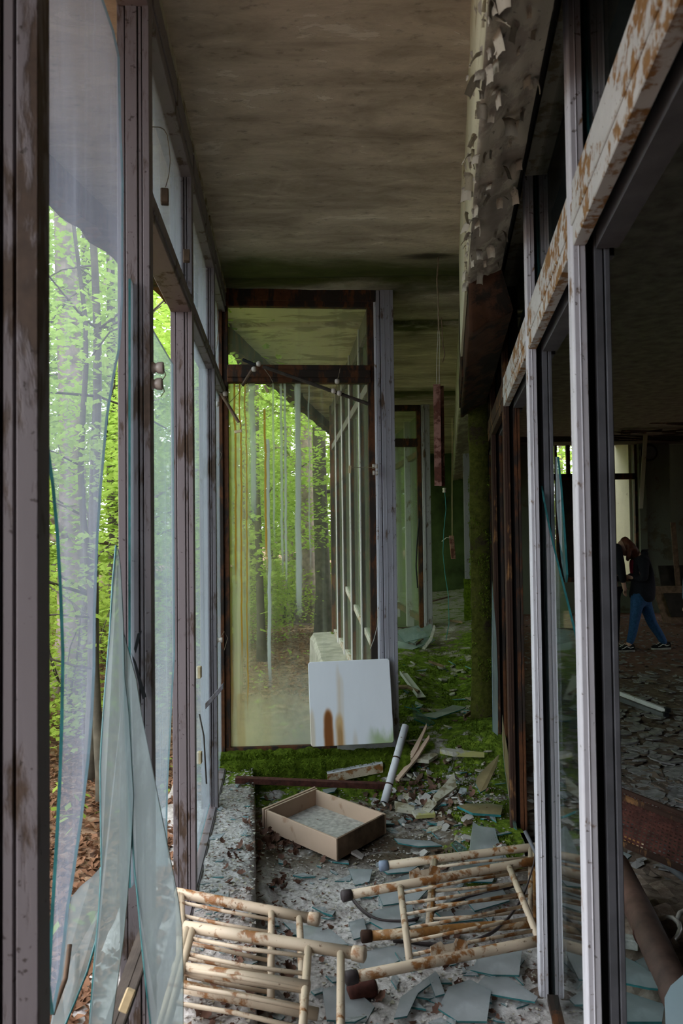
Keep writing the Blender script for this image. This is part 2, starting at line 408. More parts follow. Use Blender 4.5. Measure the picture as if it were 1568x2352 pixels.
def center_stains(t, f, hcol):
    """rust and lime runs of the middle pane; pane-local x is metres from its left edge"""
    s = t.sep(t.co('Object')); x, z = s[0], s[2]
    wob = t.math('MULTIPLY', t.math('SUBTRACT', t.noise(3, 3, t.co('Object', (1, 1, 1.3))), 0.5), 0.03)
    xw = t.math('ADD', x, wob)
    def run(x0, w, z0, z1, k):
        d = t.math('ABSOLUTE', t.math('SUBTRACT', xw, x0))
        m = t.math('SUBTRACT', 1.0, t.step(d, w*0.35, w))
        m = t.math('MULTIPLY', m, t.step(z, z0, z0+0.35)); m = t.math('MULTIPLY', m, t.math('SUBTRACT', 1.0, t.step(z, z1-0.02, z1)))
        return t.math('MULTIPLY', m, k)
    org = None
    for a in ((0.050, .010, 0.9, 2.5, .8), (0.085, .008, 0.4, 2.5, .8), (0.12, .007, 0.1, 2.5, .7), (0.245, .011, 1.0, 2.2, .75), (0.015, .016, 0.0, 2.5, .5), (.075, .045, -.4, .36, .32), (.24, .05, -.4, .40, .18)):
        r = run(*a); org = r if org is None else t.math('MAXIMUM', org, r)
    wht = None
    for a in ((0.165, .028, 1.35, 2.5, .55), (0.262, .016, .28, 2.0, .75), (0.35, .012, 1.0, 2.5, .5), (0.375, .011, .95, 2.5, .6), (.457, .026, .75, 2.5, .75), (0.30, .010, 1.2, 2.4, .4), (.53, .009, 1.0, 2.4, .3)):
        r = run(*a); wht = r if wht is None else t.math('MAXIMUM', wht, r)
    film = t.math('SUBTRACT', 1.0, t.step(xw, 0.02, 0.30))                  # yellow film, thick on the left
    film = t.math('MULTIPLY', film, 0.60)
    zn = t.math('ADD', z, t.math('MULTIPLY', t.math('SUBTRACT', t.noise(9, 5, t.co('Object', (1, 1, .8)), .65), .5), .55))
    low = t.math('MULTIPLY', t.math('SUBTRACT', 1.0, t.step(zn, 0.02, 0.72)), 0.55)
    n = t.step(t.noise(26, 4, t.co('Object', (1, 1, 0.02))), 0.40, 0.72)
    film = t.math('MULTIPLY', film, t.math('ADD', 0.45, t.math('MULTIPLY', n, 0.55)))
    film = t.math('MAXIMUM', film, low)
    f2 = t.math('MAXIMUM', t.math('MAXIMUM', film, f), t.math('MAXIMUM', org, wht), True)
    c = t.mix(t.step(xw, 0.1, 0.5), (0.88, 0.85, 0.62), (0.70, 0.72, 0.67))
    c = t.mix(t.math('MULTIPLY', t.math('GREATER_THAN', wht, 0.12), 1.0), c, (0.74, 0.78, 0.80))
    c = t.mix(t.math('MULTIPLY', t.step(org, 0.05, 0.8), 1.0), c, (0.68, 0.40, 0.07))
    return f2, c

M_['glassL'] = m_glass('rain_streaked_glass', (0.90, 0.95, 0.97), 0.20, 0.30, (0.46, 0.48, 0.58), None, 55, 0.35)
M_['glassL2'] = m_glass('bluish_dirty_glass', (0.86, 0.93, 0.95), 0.24, 0.20, (0.44, 0.50, 0.55), None, 40, 0.35)
M_['glassC'] = m_glass('stained_middle_glass', (0.95, 0.97, 0.94), 0.05, 0.20, (0.70, 0.72, 0.68), center_stains, 30, 0.3)
M_['glassCt'] = m_glass('clouded_top_glass', (0.92, 0.95, 0.92), 0.10, 0.10, (0.60, 0.62, 0.55), None, 12, 0.3)
M_['glassR'] = m_glass('mirroring_hall_glass', (0.72, 0.80, 0.80), 0.012, 0.03, (0.5, 0.56, 0.58), None, 30, 0.95)
M_['glassF'] = m_glass('green_far_glass', (0.86, 0.93, 0.86), 0.16, 0.18, (0.55, 0.60, 0.45), None, 16, 0.35)
M_['shard'] = m_glass('frosty_shard_glass', (0.84, 0.90, 0.90), 0.42, 0.30, (0.56, 0.63, 0.66), None, 26, 0.6)
M_['shardfl'] = m_glass('dusty_floor_glass', (0.80, 0.85, 0.85), 0.72, 0.40, (0.66, 0.68, 0.69), None, 9, 0.8)
M_['shardclear'] = m_glass('clear_green_shard', (0.72, 0.86, 0.84), 0.10, 0.10, (0.5, 0.62, 0.62), None, 20, 0.9)
M_['shardpale'] = m_glass('pale_heap_glass', (0.85, 0.92, 0.92), 0.55, 0.3, (0.74, 0.80, 0.80), None, 9, 0.7)
M_['shardrust'] = m_glass('rust_stained_shard', (0.80, 0.80, 0.62), 0.60, 0.3, (0.62, 0.50, 0.30), None, 12, 0.6)
G2 = lambda k: [M_[k], M_['edge']]

def pane_poly(name, poly, th, mat, parent, origin=None):
    """a flat piece of glass of real thickness: faces of glass, rim of teal edge"""
    n = (poly[1]-poly[0]).cross(poly[-1]-poly[0]).normalized()
    if n.length < .5: n = (poly[2]-poly[0]).cross(poly[-1]-poly[0]).normalized()
    return MB().prism(poly, n*th, 0, 1).build(name, G2(mat), parent, origin=origin)

# ------------------------------------------------------------------ ground outside
def gz(x, y):
    d = max(0.0, -x-0.9)
    return -0.38 + 0.02*min(d, 25) + 0.06*nz(x*.6, y*.6) + 0.02*nz(x*2.5, y*2.5)
def grid(name, xs, ys, zf, mat, attrs=None, inside=None, parent=None):
    m = MB(); nx, ny = len(xs), len(ys); at = {k: [] for k in (attrs or {})}
    for y in ys:
        for x in xs:
            m.v.append(Vector((x, y, zf(x, y))))
            for k in at: at[k].append(attrs[k](x, y))
    for j in range(ny-1):
        for i in range(nx-1):
            if inside and not inside((xs[i]+xs[i+1])/2, (ys[j]+ys[j+1])/2): continue
            a = j*nx+i; m.f.append((a, a+1, a+1+nx, a+nx)); m.m.append(0)
    o = m.build(name, mat, parent, True, origin=Vector((0, 0, 0)))
    for k in at:
        al = o.data.attributes.new(k, 'FLOAT', 'POINT'); al.data.foreach_set('value', at[k])
    return o
def fr(a, b, st):
    n = max(1, int(round((b-a)/st))); return [a+(b-a)*i/n for i in range(n+1)]
t = NT('forest_leaf_litter_soil'); a_ = t.noise(9, 7, t.pos(), .65); b_ = t.voro(14, t.pos(), out=1)
cc = t.ramp(t.math('ADD', t.math('MULTIPLY', a_, .6), t.math('MULTIPLY', t.sep(b_)[0], .4)), [(0.3, (0.07, 0.04, 0.028)), (0.5, (0.20, 0.115, 0.075)), (0.7, (0.33, 0.22, 0.15))])
t.pbr(cc, 1.0, t.bump(a_, 1, .03), 0, .1); M_['soil'] = t.mat
ground = struct(grid('ground', fr(-150, -50, 10)[:-1]+fr(-50, -0.72, .8)[:-6]+fr(-5.2, 14, .35)+fr(20, 90, 10), fr(-14, 46, .6)+fr(52, 160, 10), lambda x, y: gz(x, y), M_['soil']), 'forest floor of brown leaf litter outside the glazing')

# ------------------------------------------------------------------ floors
def inner_edge(y): return -0.266-0.118*(y-2.255)                      # inner edge of the concrete ledge
def wall_x(y): return 0.29+0.1406*y
def h(x, y):
    z = 0.20*sm((y-4.62)/0.45) + 0.25*sm((y-6.2)/3.0)
    d = wall_x(y)-x
    z += 0.10*exp(-(d/0.28)**2)*sm((y-3.1)/0.8)*(1-sm((y-6)/2)*.5)     # spoil heaped against the partition
    z += 0.09*exp(-((x-0.55)/0.30)**2-((y-4.35)/0.33)**2)
    z += 0.07*exp(-((x-0.62)/0.16)**2-((y-6.3)/1.3)**2)
    z += 0.05*exp(-((x-inner_edge(y)-0.02)/0.06)**2)*(1-sm((y-4)/.4))
    z += 0.016*nz(x*7, y*7) + 0.008*nz(x*21, y*21, 3) + 0.004*nz(x*55, y*55, 9)
    return z
def mossv(x, y):
    m = 0.78*sm((y-4.15)/0.55) - 0.35*sm((y-7.6)/0.8)
    d = wall_x(y)-x
    m = max(m, (0.75*exp(-(d/0.30)**2)+.15)*sm((y-3.25)/0.5)*(1-.4*sm((y-8)/1)))
    m = max(m, .85*exp(-((x-0.66)/0.20)**2-((y-6.4)/1.2)**2))
    m = max(m, .8*exp(-((x-0.63)/0.12)**2-((y-3.55)/0.25)**2), .8*exp(-((x-0.66)/0.14)**2-((y-4.1)/0.3)**2))
    return m
def earthv(x, y): return sm((y-3.45+.35*max(0, x))/0.4)*(1-.5*sm((y-8)/2))
def xfac(y):
    return -0.0797*y-.345 if y < 4.93 else (.287-.0800*(y-5) if y < 9.3 else 1.11-.08*(y-9.3))
fl_in = lambda x, y: x < wall_x(y)+0.05 and x > (inner_edge(y)-.12 if y < 4.93 else xfac(y)-.03)
floor = struct(grid('floor', fr(-0.95, 1.45, .02), fr(0.6, 7.0, .02), h, M_['floor'], {'moss': mossv, 'earth': earthv}, fl_in), 'corridor floor strewn with pale dust, rubble and moss')
struct(grid('floor_far', fr(-0.95, 3.0, .06), fr(6.98, 16, .06), h, M_['floor'], {'moss': mossv, 'earth': earthv}, lambda x, y: xfac(y)-.05 < x < wall_x(y)+.05), 'far corridor floor with grey dust patches')
struct(grid('floor_near', fr(-0.75, 1.0, .25), fr(-6, 0.62, .3), lambda x, y: -0.02, M_['floor'], {'moss': lambda x, y: 0, 'earth': lambda x, y: 0}))
def fl(px, py, dz=0.0):
    """point of the corridor floor seen at this place of the photograph"""
    z = 0.0
    for _ in range(8):
        p = pz(px, py, z); z = 0.6*h(p.x, p.y)+0.4*z
    p = pz(px, py, z); return Vector((p.x, p.y, h(p.x, p.y)+dz))

def hh(x, y): return 0.02*nz(x*1.3, y*1.3)+0.010*nz(x*6, y*6)+0.004*nz(x*20, y*20) - 0.01
t = NT('dirty_hall_floor'); p_ = t.pos(); a_ = t.noise(3, 7, p_, .65); b_ = t.noise(18, 6, p_, .7)
cc = t.ramp(t.math('ADD', t.math('MULTIPLY', a_, .45), t.math('MULTIPLY', b_, .55)), [(0.32, (0.04, 0.026, 0.018)), (0.5, (0.15, 0.105, 0.08)), (0.68, (0.30, 0.235, 0.195))])
yy = t.sep(p_)[1]
cc = t.mix(t.math('MULTIPLY', t.step(yy, 7.8, 9.6), .85), cc, t.mix(b_, (0.10, 0.045, 0.03), (0.28, 0.145, 0.105)))
t.pbr(cc, .95, t.bump(b_, .8, .01), 0, .15); M_['hallfloor'] = t.mat
hall_floor = struct(grid('hall_floor', fr(0.2, 9.4, .08), fr(-6, 15.1, .08), hh, M_['hallfloor'], None, lambda x, y: x > wall_x(y)-.06), 'dark hall floor covered in curled paint flakes')
def hf(px, py, dz=0.0):
    p = pz(px, py, 0.0); return Vector((p.x, p.y, hh(p.x, p.y)+dz))

# concrete ledge below the left glazing, with a rough top
led = MB(); ys = fr(-1.5, 4.92, .04); nx = 26
def ledz(x, y): return 0.15+0.012*nz(x*9, y*9)+0.006*nz(x*30, y*30, 5)+.003*nz(x*70, y*70)
rows = []
for y in ys:
    xi = inner_edge(y)+0.008*nz(1, y*7)+.004*nz(4, y*24); xo = -0.0797*y-.345-.30
    row = [(xi+.01, y, -0.08)]+[(xi+(xo-xi)*i/(nx-1), y, ledz(xi+(xo-xi)*i/(nx-1), y)-(0.02 if i == 0 else 0)) for i in range(nx)]+[(xo, y, -.7)]
    rows.append(row)
k = nx+2
for r in rows: led.v += [Vector(p) for p in r]
for j in range(len(rows)-1):
    for i in range(k-1):
        a = j*k+i; led.f.append((a, a+k, a+k+1, a+1)); led.m.append(0)
for j in (0, len(rows)-1):
    f = tuple(j*k+i for i in range(k)); led.f.append(f if j else f[::-1]); led.m.append(0)
ledge = struct(led.build('concrete_ledge', M_['floor'], None, True, origin=Vector((0, 0, 0))), 'pale concrete ledge running below the left glazing')
for nm, fn in (('moss', lambda v: .75*sm((v.y-4.15)/.5)), ('earth', lambda v: .55*sm((v.y-3.7)/.8))):
    al = ledge.data.attributes.new(nm, 'FLOAT', 'POINT'); al.data.foreach_set('value', [fn(v) for v in led.v])

# mossy kerb below the middle window
kb = MB(); ws = fr(-0.10, 1.16, .012); prof = [(-.21, -.06), (-.205, .02), (-.20, .07), (-.195, .12), (-.18, .165), (-.15, .20), (-.11, .215), (-.06, .222), (0, .225), (.06, .225), (.10, .22)]
for i, w in enumerate(ws):
    for (d, z) in prof:
        q = .028*nz(w*9, z*11+d*11)+.014*nz(w*32, z*32+d*20, 3)
        kb.v.append(WP(w, d-q*1.0, z+q*.7))
n_ = len(prof)
for i in range(len(ws)-1):
    for j in range(n_-1):
        a = i*n_+j; kb.f.append((a, a+n_, a+n_+1, a+1)); kb.m.append(0)
kerb = struct(kb.build('kerb', M_['moss'], None, True), 'concrete kerb under a thick mat of moss')
mb = MB()
for i in range(5200):
    w = rnd.uniform(-.1, 1.15); u = rnd.random()
    d, z = (-.20+rnd.uniform(-.02, .02), rnd.uniform(.05, .2)) if u < .45 else (rnd.uniform(-.2, -.03), .215)
    if nz(w*5, d*9, z*5) < -.25: continue
    p = WP(w, d, z); n = (Vector((0, -.8, .5)) if u < .45 else UP)+Vector((rnd.gauss(0, .5), rnd.gauss(0, .5), rnd.gauss(0, .3)))
    n = n.normalized()*rnd.uniform(.010, .024); s_ = n.orthogonal().normalized()*.0035
    mb.add([p-s_, p+s_, p+n], [(0, 1, 2)])
tag(mb.build('moss_tufts', M_['mossbright'], kerb), kind='stuff')
# moss cushions by the column
mc = MB()
for i in range(16000):
    y = rnd.uniform(3.2, 8.0); x = rnd.uniform(-.05 if y > 4.9 else .3, wall_x(y))
    if mossv(x, y)+1.1*nz(x*6, y*6) < .72: continue
    p = Vector((x, y, h(x, y))); n = (UP+Vector((rnd.gauss(0, .45), rnd.gauss(0, .45), 0))).normalized()*rnd.uniform(.008, .022)
    s_ = n.orthogonal().normalized()*.004
    mc.add([p-s_, p+s_, p+n], [(0, 1, 2)])
tag(mc.build('moss_tufts', M_['mossbright'], floor), kind='stuff')

# ------------------------------------------------------------------ ceiling, fascia
ceil = empty('ceiling', (0, 2, CEIL), 'stained grey concrete ceiling slabs with mouldy joints', kind='structure')
def xeave(y): return -1.66+0.1406*y
def slab(y0, y1, z0, th=.18):
    m = MB(); ys_ = fr(y0, y1, .08); n = 50
    for y in ys_:
        for i in range(n+1):
            x = xeave(y)+(wall_x(y)+.25-xeave(y))*i/n
            m.v.append(Vector((x, y, z0+.006*nz(x*3, y*3)+.004*nz(x*11, y*11)+(0.012 if min(y-y0, y1-y) < .03 else 0))))
    k_ = n+1; b = len(m.v)
    for j in range(len(ys_)-1):
        for i in range(n):
            a = j*k_+i; m.f.append((a, a+k_, a+k_+1, a+1)); m.m.append(0)
    for y in (y0, y1):
        m.v += [Vector((xeave(y), y, z0+th)), Vector((wall_x(y)+.25, y, z0+th))]
    e = (len(ys_)-1)*k_
    m.f += [(b, b+1, b+3, b+2), tuple(range(k_))+(b+1, b), tuple(e+i for i in reversed(range(k_)))+(b+2, b+3)]; m.m += [0]*3
    return m.build('ceiling_slab', M_['ceil'], ceil, True)
slab(-6, 4.74, CEIL); slab(4.79, 5.74, CEIL+.0); slab(5.80, 8.56, CEIL-.01); slab(8.64, 15.2, CEIL-.03)
fa = MB()
ys_ = fr(-6, 16, .09); fm = []
for j, y in enumerate(ys_):
    low = 3.06-.05*abs(nz(3, y*3.1))-.03*abs(nz(7, y*13))
    if 6.2 < y < 6.75: low = min(low, 3.0)
    for (dx, z) in ((-.06, low), (-.06, 3.42), (.02, 3.42), (.02, low+.01)):
        fa.v.append(Vector((xeave(y)+dx, y, z)))
for j in range(len(ys_)-1):
    for i in range(4):
        a = j*4+i; b = j*4+(i+1) % 4; fa.f.append((a, b, b+4, a+4)); fa.m.append(0)
struct(fa.build('roof_fascia', M_['darkframe']), 'dark ragged roof fascia along the eaves outside')
rf = MB().box((xeave(-6)-.06, -6, 3.40), (13.5, 0, 0), (0.1406*22, 22, 0), (0, 0, .12))
struct(rf.build('roof', M_['concrete']))

# ------------------------------------------------------------------ glazing
def post_into(O, du, dn, z0, z1, parent, name='post', mat='frame', sc=1.0):
    """one upright: three stepped beads and two grooves. du along the wall (to the far side), dn outwards"""
    m = MB(); g = lambda a, b, u0, u1: m.box(O+dn*a*sc+du*u0+UP*z0, dn*(b-a)*sc, du*(u1-u0), UP*(z1-z0))
    g(0, .018, -.006, .05); g(.0215, .030, .000, .05); g(.033, .064, -.003, .05); g(.068, .088, .004, .05); g(.016, .07, .012, .046)
    return m.build(name, [M_[mat]], parent, bevel=.0015)
def bar_into(a, b, dn, w, hgt, parent, name, mat='frame', drop=0.0):
    """a rail from a to b (lower inner corner), w outwards, hgt up, with a bead"""
    m = MB(); e = b-a
    m.box(a, e, dn*w, UP*hgt); m.box(a-dn*.006+UP*hgt*.25, e, dn*.01, UP*hgt*.5)
    return m.build(name, [M_[mat]], parent, bevel=.002)
LT = [-0.85, 0.50, 1.128, 2.081, 3.08, 4.13]
SILL = .15
wins = []
WL = {0: 'window bay behind the nearest post', 1: 'nearest left window bay with a hanging broken pane', 2: 'second left window bay with a sloping broken pane',
      3: 'third left window bay, seen as a thin strip', 4: 'last left window bay beside the middle window'}
for i in range(5):
    t0 = LT[i+1]; t1 = LT[i+2] if i < 4 else 4.97
    w = empty('window_%d' % (i+1), LP(t0, .38, SILL), WL[i], kind='structure'); wins.append(w)
    post_into(LP(t0, .346, 0), dL, nL, SILL-.02, CEIL, w, sc=1.7 if i == 1 else 1.0)
    bar_into(LP(t0+.05, .346, 3.05), LP(t1, .346, 3.05), nL, .085, CEIL-3.05+.01, w, 'head_rail')
    bar_into(LP(t0+.05, .352, 2.50), LP(t1, .352, 2.50), nL, .080, .075, w, 'transom')
    if i != 1: bar_into(LP(t0+.05, .356, SILL-.01), LP(t1, .356, SILL-.01), nL, .06, .022, w, 'sill_rail', 'frame')
GO = .392
def lpane(w, t0, t1, z0, z1, mat, name='pane'):
    return pane_poly(name, [LP(t0, GO, z0), LP(t1, GO, z0), LP(t1, GO, z1), LP(t0, GO, z1)], .005, mat, w)
PL, PN = LP(0, GO, 0), nL
def lq(px, py): return pplane(px, py, PL, PN)
# bay 1: light above the transom is gone; the tall pane hangs broken over the whole height
wins[1].children  # (transom of this bay has fallen out)
for ch in list(wins[1].children):
    if ch.name.startswith('transom'): bpy.data.objects.remove(ch)
t1 = 2.081
def lqc(px, py):
    p = lq(px, py); return p
edge = [(60, -60), (232, -60), (238, 0), (262, 70), (275, 130), (279, 300), (284, 420), (283, 560), (283, 690), (276, 800), (262, 870), (248, 960), (234, 1120), (226, 1240), (220, 1400), (219, 1530),
        (214, 1640), (206, 1740), (190, 1880), (174, 1990), (160, 2080), (150, 2170), (142, 2240), (124, 2330), (116, 2260), (124, 2100), (133, 1950), (141, 1800), (146, 1650), (148, 1500), (143, 1360), (136, 1230), (126, 1120), (114, 1030), (60, 1000)]
pane_poly('pane_shard', [lqc(*e) for e in edge], .006, 'glassL', wins[1], origin=LP(1.161, GO, .15))
# bay 2: cracked fanlight, lower pane with a slanting top and a broken foot
lpane(wins[2], 2.12, 3.09, 2.57, 3.06, 'glassL2')
edge = [(300, 640), (352, 757), (398, 836), (402, 1500), (396, 1600), (392, 1690), (386, 1800), (384, 1900), (386, 1990), (340, 1990), (300, 2040)]
pane_poly('pane_shard', [lq(*e) for e in edge], .006, 'glassL2', wins[2], origin=LP(2.12, GO, .15))
cr = MB()
cps = [(344, 291), (362, 292), (372, 297), (380, 310), (385, 345), (387, 370), (383, 405), (376, 430)]
cr.tube([lq(*p)-nL*.006 for p in cps], .0016, 5)
cr.build('crack_line', M_['string'], wins[2])
lpane(wins[3], 3.13, 4.13, .18, 2.5, 'glassL2'); lpane(wins[3], 3.13, 4.13, 2.57, 3.06, 'glassL2')
lpane(wins[4], 4.18, 4.97, .18, 2.5, 'glassL2'); lpane(wins[4], 4.18, 4.97, 2.57, 3.06, 'glassL2')
# peeling board strip between head rails and ceiling
hb = MB()
for i in range(70):
    t0 = .3+i*.066; d = .012*nz(2, t0*9)
    hb.box(LP(t0, .338+d*.6, 3.17-.012*abs(nz(t0*6, 8))), dL*.067, nL*.03, UP*.045)
struct(hb.build('trim_2', M_['plaster']), 'yellowed cover strip where ceiling meets left glazing')

struct(MB().box(LP(.52, .346, -.6), dL*-6.6, nL*.2, UP*4.2).build('wall_light_block', M_['concrete']), 'unseen solid wall added to block sky light behind the camera')  # unseen wall, added to keep sky light off the near posts
# middle window, facing the camera
wm = empty('window_6', WP(.45, 0, .22), 'tall middle window with stained glass and dark rusted frame', kind='structure')
m = MB(); m.box(WP(-.072, -.03, .17), dW*.052, dL*.08, UP*3.04); m.box(WP(-.03, -.012, .17), dW*.045, dL*.05, UP*3.04); m.build('left_stile', M_['darkframe'], wm, bevel=.003)
m = MB(); m.box(WP(.925, -.012, .17), dW*.045, dL*.05, UP*3.0); m.build('right_stile', M_['darkframe'], wm, bevel=.003)
m = MB(); m.box(WP(-.07, -.03, 3.125), dW*1.05, dL*.08, UP*.09); m.box(WP(0, -.02, 3.09), dW*.95, dL*.05, UP*.04); m.build('head_rail', M_['darkframe'], wm, bevel=.003)
m = MB(); m.box(WP(.01, -.03, 2.59), dW*.935, dL*.075, UP*.115); m.box(WP(.01, -.042, 2.62), dW*.93, dL*.02, UP*.05); m.build('transom', M_['darkframe'], wm, bevel=.004)
m = MB(); m.box(WP(-.02, -.015, .20), dW*.97, dL*.05, UP*.045); m.build('sill_rail', M_['darkframe'], wm, bevel=.003)
def wpane(z0, z1, mat):
    mm = MB().box(Vector((0, 0, 0)), (.93, 0, 0), (0, .005, 0), (0, 0, z1-z0))
    o = mm.build('pane', [M_[mat]], None, origin=Vector((0, 0, 0)))
    o.location = WP(.005, .012, z0); o.rotation_euler = (0, 0, -AL); setpar(o, wm); return o
wpane(.235, 2.60, 'glassC'); wpane(2.69, 3.12, 'glassCt')
# grey column right of it, with its steel channel
col = MB(); g = lambda a, b, d0, d1, mi=0: col.box(WP(a, d0, .10), dW*(b-a), dL*(d1-d0), UP*(CEIL-.10), mi)
g(.985, 1.005, -.035, .05); g(1.010, 1.095, -.045, .06); g(.968, .983, -.02, .05, 1)
g(1.033, 1.036, -.0475, -.04); g(1.068, 1.071, -.0475, -.04)
struct(col.build('column', [M_['column'], M_['white']], None, bevel=.002), 'grey peeling column between middle window and mossy passage')

# second tooth of the facade, seen through the middle window
for i in range(5):
    t0 = .05+.85*i; t1 = t0+.85
    w = empty('window_%d' % (7+i), SP(t0, .04, .42), 'window bay of the next facade fold, %s from the middle window' % ('first', 'second', 'third', 'fourth', 'fifth')[i], kind='structure')
    m = MB(); m.box(SP(t0, .012, .2), dL*.05, nL*.05, UP*3.0, 0); m.box(SP(t0-.004, 0, .2), dL*.05, nL*.010, UP*3.0, 0); m.box(SP(t0-.004, .062, .2), dL*.04, nL*.012, UP*3.0, 1); m.build('post', [M_['darkframe'], M_['white']], w, bevel=.002)
    bar_into(SP(t0+.04, 0, .40), SP(t1, 0, .40), nL, .06, .06, w, 'sill_rail', 'whiterust')
    zr = .74+.10*i
    if i in (0, 1, 2): bar_into(SP(t0+.04, 0.01, zr), SP(t1, 0.01, zr+.09), nL, .04, .05, w, 'mid_rail', 'whiterust')
    bar_into(SP(t0+.04, 0, 2.62), SP(t1, 0, 2.62), nL, .06, .07, w, 'transom')
    bar_into(SP(t0+.04, 0, 3.05), SP(t1, 0, 3.05), nL, .06, .15, w, 'head_rail')
    for (z0, z1) in ((.44, 2.63), (2.68, 3.06)):
        pane_poly('pane', [SP(t0+.03, .035, z0), SP(t1, .035, z0), SP(t1, .035, z1), SP(t0+.03, .035, z1)], .005, 'glassF', w)
pl_ = MB(); ys_ = fr(-.05, 4.4, .12)
for tt in ys_:
    q = .02*nz(tt*3, 2)
    for (o_, z) in ((-.02, -.1), (-.02, .41+q*.3), (.30+q, .40+q*.3), (.33+q*2, .36), (.36+q*2, -.8)): pl_.v.append(SP(tt, o_, z))
for j in range(len(ys_)-1):
    for i in range(4):
        a = j*5+i; pl_.f.append((a, a+5, a+6, a+1)); pl_.m.append(0)
pl_.f += [(0, 1, 2, 3, 4), tuple(reversed([(len(ys_)-1)*5+i for i in range(5)]))]; pl_.m += [0, 0]
struct(pl_.build('outer_plinth', M_['concrete']), 'weathered concrete plinth outside the next window fold')
# second return window, far down the passage
wf = empty('window_12', VP2(.6, 0, .48), 'far return window with dark frame beside a light post', kind='structure')
for (w0, w1, z0, z1, nm) in ((-.08, -.01, .2, 3.16, 'left_stile'), (.985, 1.035, .2, 3.16, 'right_stile'), (-.05, 1.03, 3.10, 3.19, 'head_rail'), (0, 1.0, 2.66, 2.76, 'transom'), (0, 1, .40, .46, 'sill_rail')):
    MB().box(VP2(w0, -.03, z0), dW*(w1-w0), dL*.07, UP*(z1-z0)).build(nm, M_['darkframe'], wf, bevel=.003)
for (z0, z1) in ((.45, 2.67), (2.75, 3.11)):
    pane_poly('pane', [VP2(0, .01, z0), VP2(.99, .01, z0), VP2(.99, .01, z1), VP2(0, .01, z1)], .005, 'glassF', wf)
m = MB(); m.box(VP2(1.04, -.06, .2), dW*.10, dL*.10, UP*3.0); m.box(VP2(1.055, -.068, .2), dW*.02, dL*.02, UP*3.0)
struct(m.build('column', M_['column'], None, bevel=.003), 'light grey post beside the far return window')
for i in range(4):                                                     # third tooth
    t0 = .1+1.25*i
    w = empty('window_%d' % (13+i), C3+dW*1.16+dL*t0+UP*.45, 'window bay at the far end of the passage, number %d along' % (i+1), kind='structure')
    O = C3+dW*1.16
    m = MB(); m.box(O+dL*t0+UP*.3, dL*.08, nL*.10, UP*2.9); m.build('post', M_['column'], w, bevel=.003)
    MB().box(O+dL*(t0+.08)+UP*.45, dL*1.17, nL*.06, UP*.08).build('sill_rail', M_['darkframe'], w)
    MB().box(O+dL*(t0+.08)+UP*2.6, dL*1.17, nL*.06, UP*.08).build('transom', M_['darkframe'], w)
    pane_poly('pane', [O+dL*(t0+.08)+nL*.03+UP*.5, O+dL*(t0+1.25)+nL*.03+UP*.5, O+dL*(t0+1.25)+nL*.03+UP*3.15, O+dL*(t0+.08)+nL*.03+UP*3.15], .005, 'glassF', w)
kf = MB().box(VP2(-.1, -.12, 0), dW*1.25, dL*.2, UP*.42)
struct(kf.build('kerb', M_['moss'], None, bevel=.02), 'far kerb below the return window')

# end wall of the passage
bw = MB(); g = fr(0.2, 3.2, .15); zs = fr(.1, 3.3, .2)
for z in zs:
    for x in g: bw.v.append(Vector((x, 15.0+.02*nz(x*3, z*3), z)))
for j in range(len(zs)-1):
    for i in range(len(g)-1):
        a = j*len(g)+i; bw.f.append((a, a+1, a+1+len(g), a+len(g))); bw.m.append(0)
struct(bw.build('wall_back', M_['greenwall'], None, True), 'mould green end wall of the passage')
struct(MB().box((.62, 15.15, -.5), (2.6, 0, 0), (0, .2, 0), (0, 0, 4)).build('wall_end', M_['greenwall']))

# ------------------------------------------------------------------ glazed partition on the right
part = empty('wall_right', RP(2, .05, 0), 'white and rusty glazed partition between corridor and dark hall', kind='structure')
RT = [0.55, 1.72, 2.70, 3.93, 5.05, 6.3, 7.6, 8.9, 10.3, 11.8, 13.4]
for i, t0 in enumerate(RT):
    mt = 'white' if i < 3 else 'rust'
    z0 = -.02 if i < 3 else (h(RP(t0, 0, 0).x, RP(t0, 0, 0).y)-.06)
    m = MB()
    m.prism([RP(t0, 0, z0), RP(t0+.012, -.004, z0), RP(t0+.05, -.004, z0), RP(t0+.05, .028, z0), RP(t0, .028, z0)], UP*(2.93-z0))
    m.box(RP(t0-.002, .011, z0), dR*.01, nR*.004, UP*(2.93-z0))
    m.build('mullion', M_[mt], part, bevel=.0015)
    MB().box(RP(t0+.03, .028, z0), dR*.02, nR*.022, UP*(2.9-z0)).build('glazing_channel', M_['black'], part)  # black colour paints in the shade of the recess behind the bead
    m = MB(); m.box(RP(t0+.008, .048, z0), dR*.042, nR*.018, UP*(2.9-z0)); m.box(RP(t0+.004, .069, z0), dR*.046, nR*.012, UP*(2.9-z0)); m.box(RP(t0+.014, .064, z0), dR*.03, nR*.008, UP*(2.9-z0))
    m.build('back_profile', M_['dark' if i < 3 else 'darkframe'], part, bevel=.0015)  # dark grey on the white mullions stands in for their backlit shade
for i in range(len(RT)-1):
    a, b = RT[i], RT[i+1]
    mt = 'whiterust' if i < 2 else ('whiterust' if i == 2 else 'rust')
    m = MB(); m.box(RP(a+.05, .0, 2.245), dR*(b-a-.05), nR*.03, UP*.145); m.box(RP(a+.05, -.004, 2.29), dR*(b-a-.05), nR*.006, UP*.05)
    m.build('transom', M_[mt], part, bevel=.002)
    MB().box(RP(a+.05, .05, 2.235), dR*(b-a-.05), nR*.05, UP*.12).build('back_rail', M_['dark'], part)
    MB().box(RP(a+.05, .0, 2.865), dR*(b-a-.05), nR*.06, UP*.055).build('head_rail', M_['plaster' if i < 3 else 'darkframe'], part)
    pane_poly('pane', [RP(a+.03, .038, 2.36), RP(b+.01, .038, 2.36), RP(b+.01, .038, 2.89), RP(a+.03, .038, 2.89)], .005, 'glassR', part)
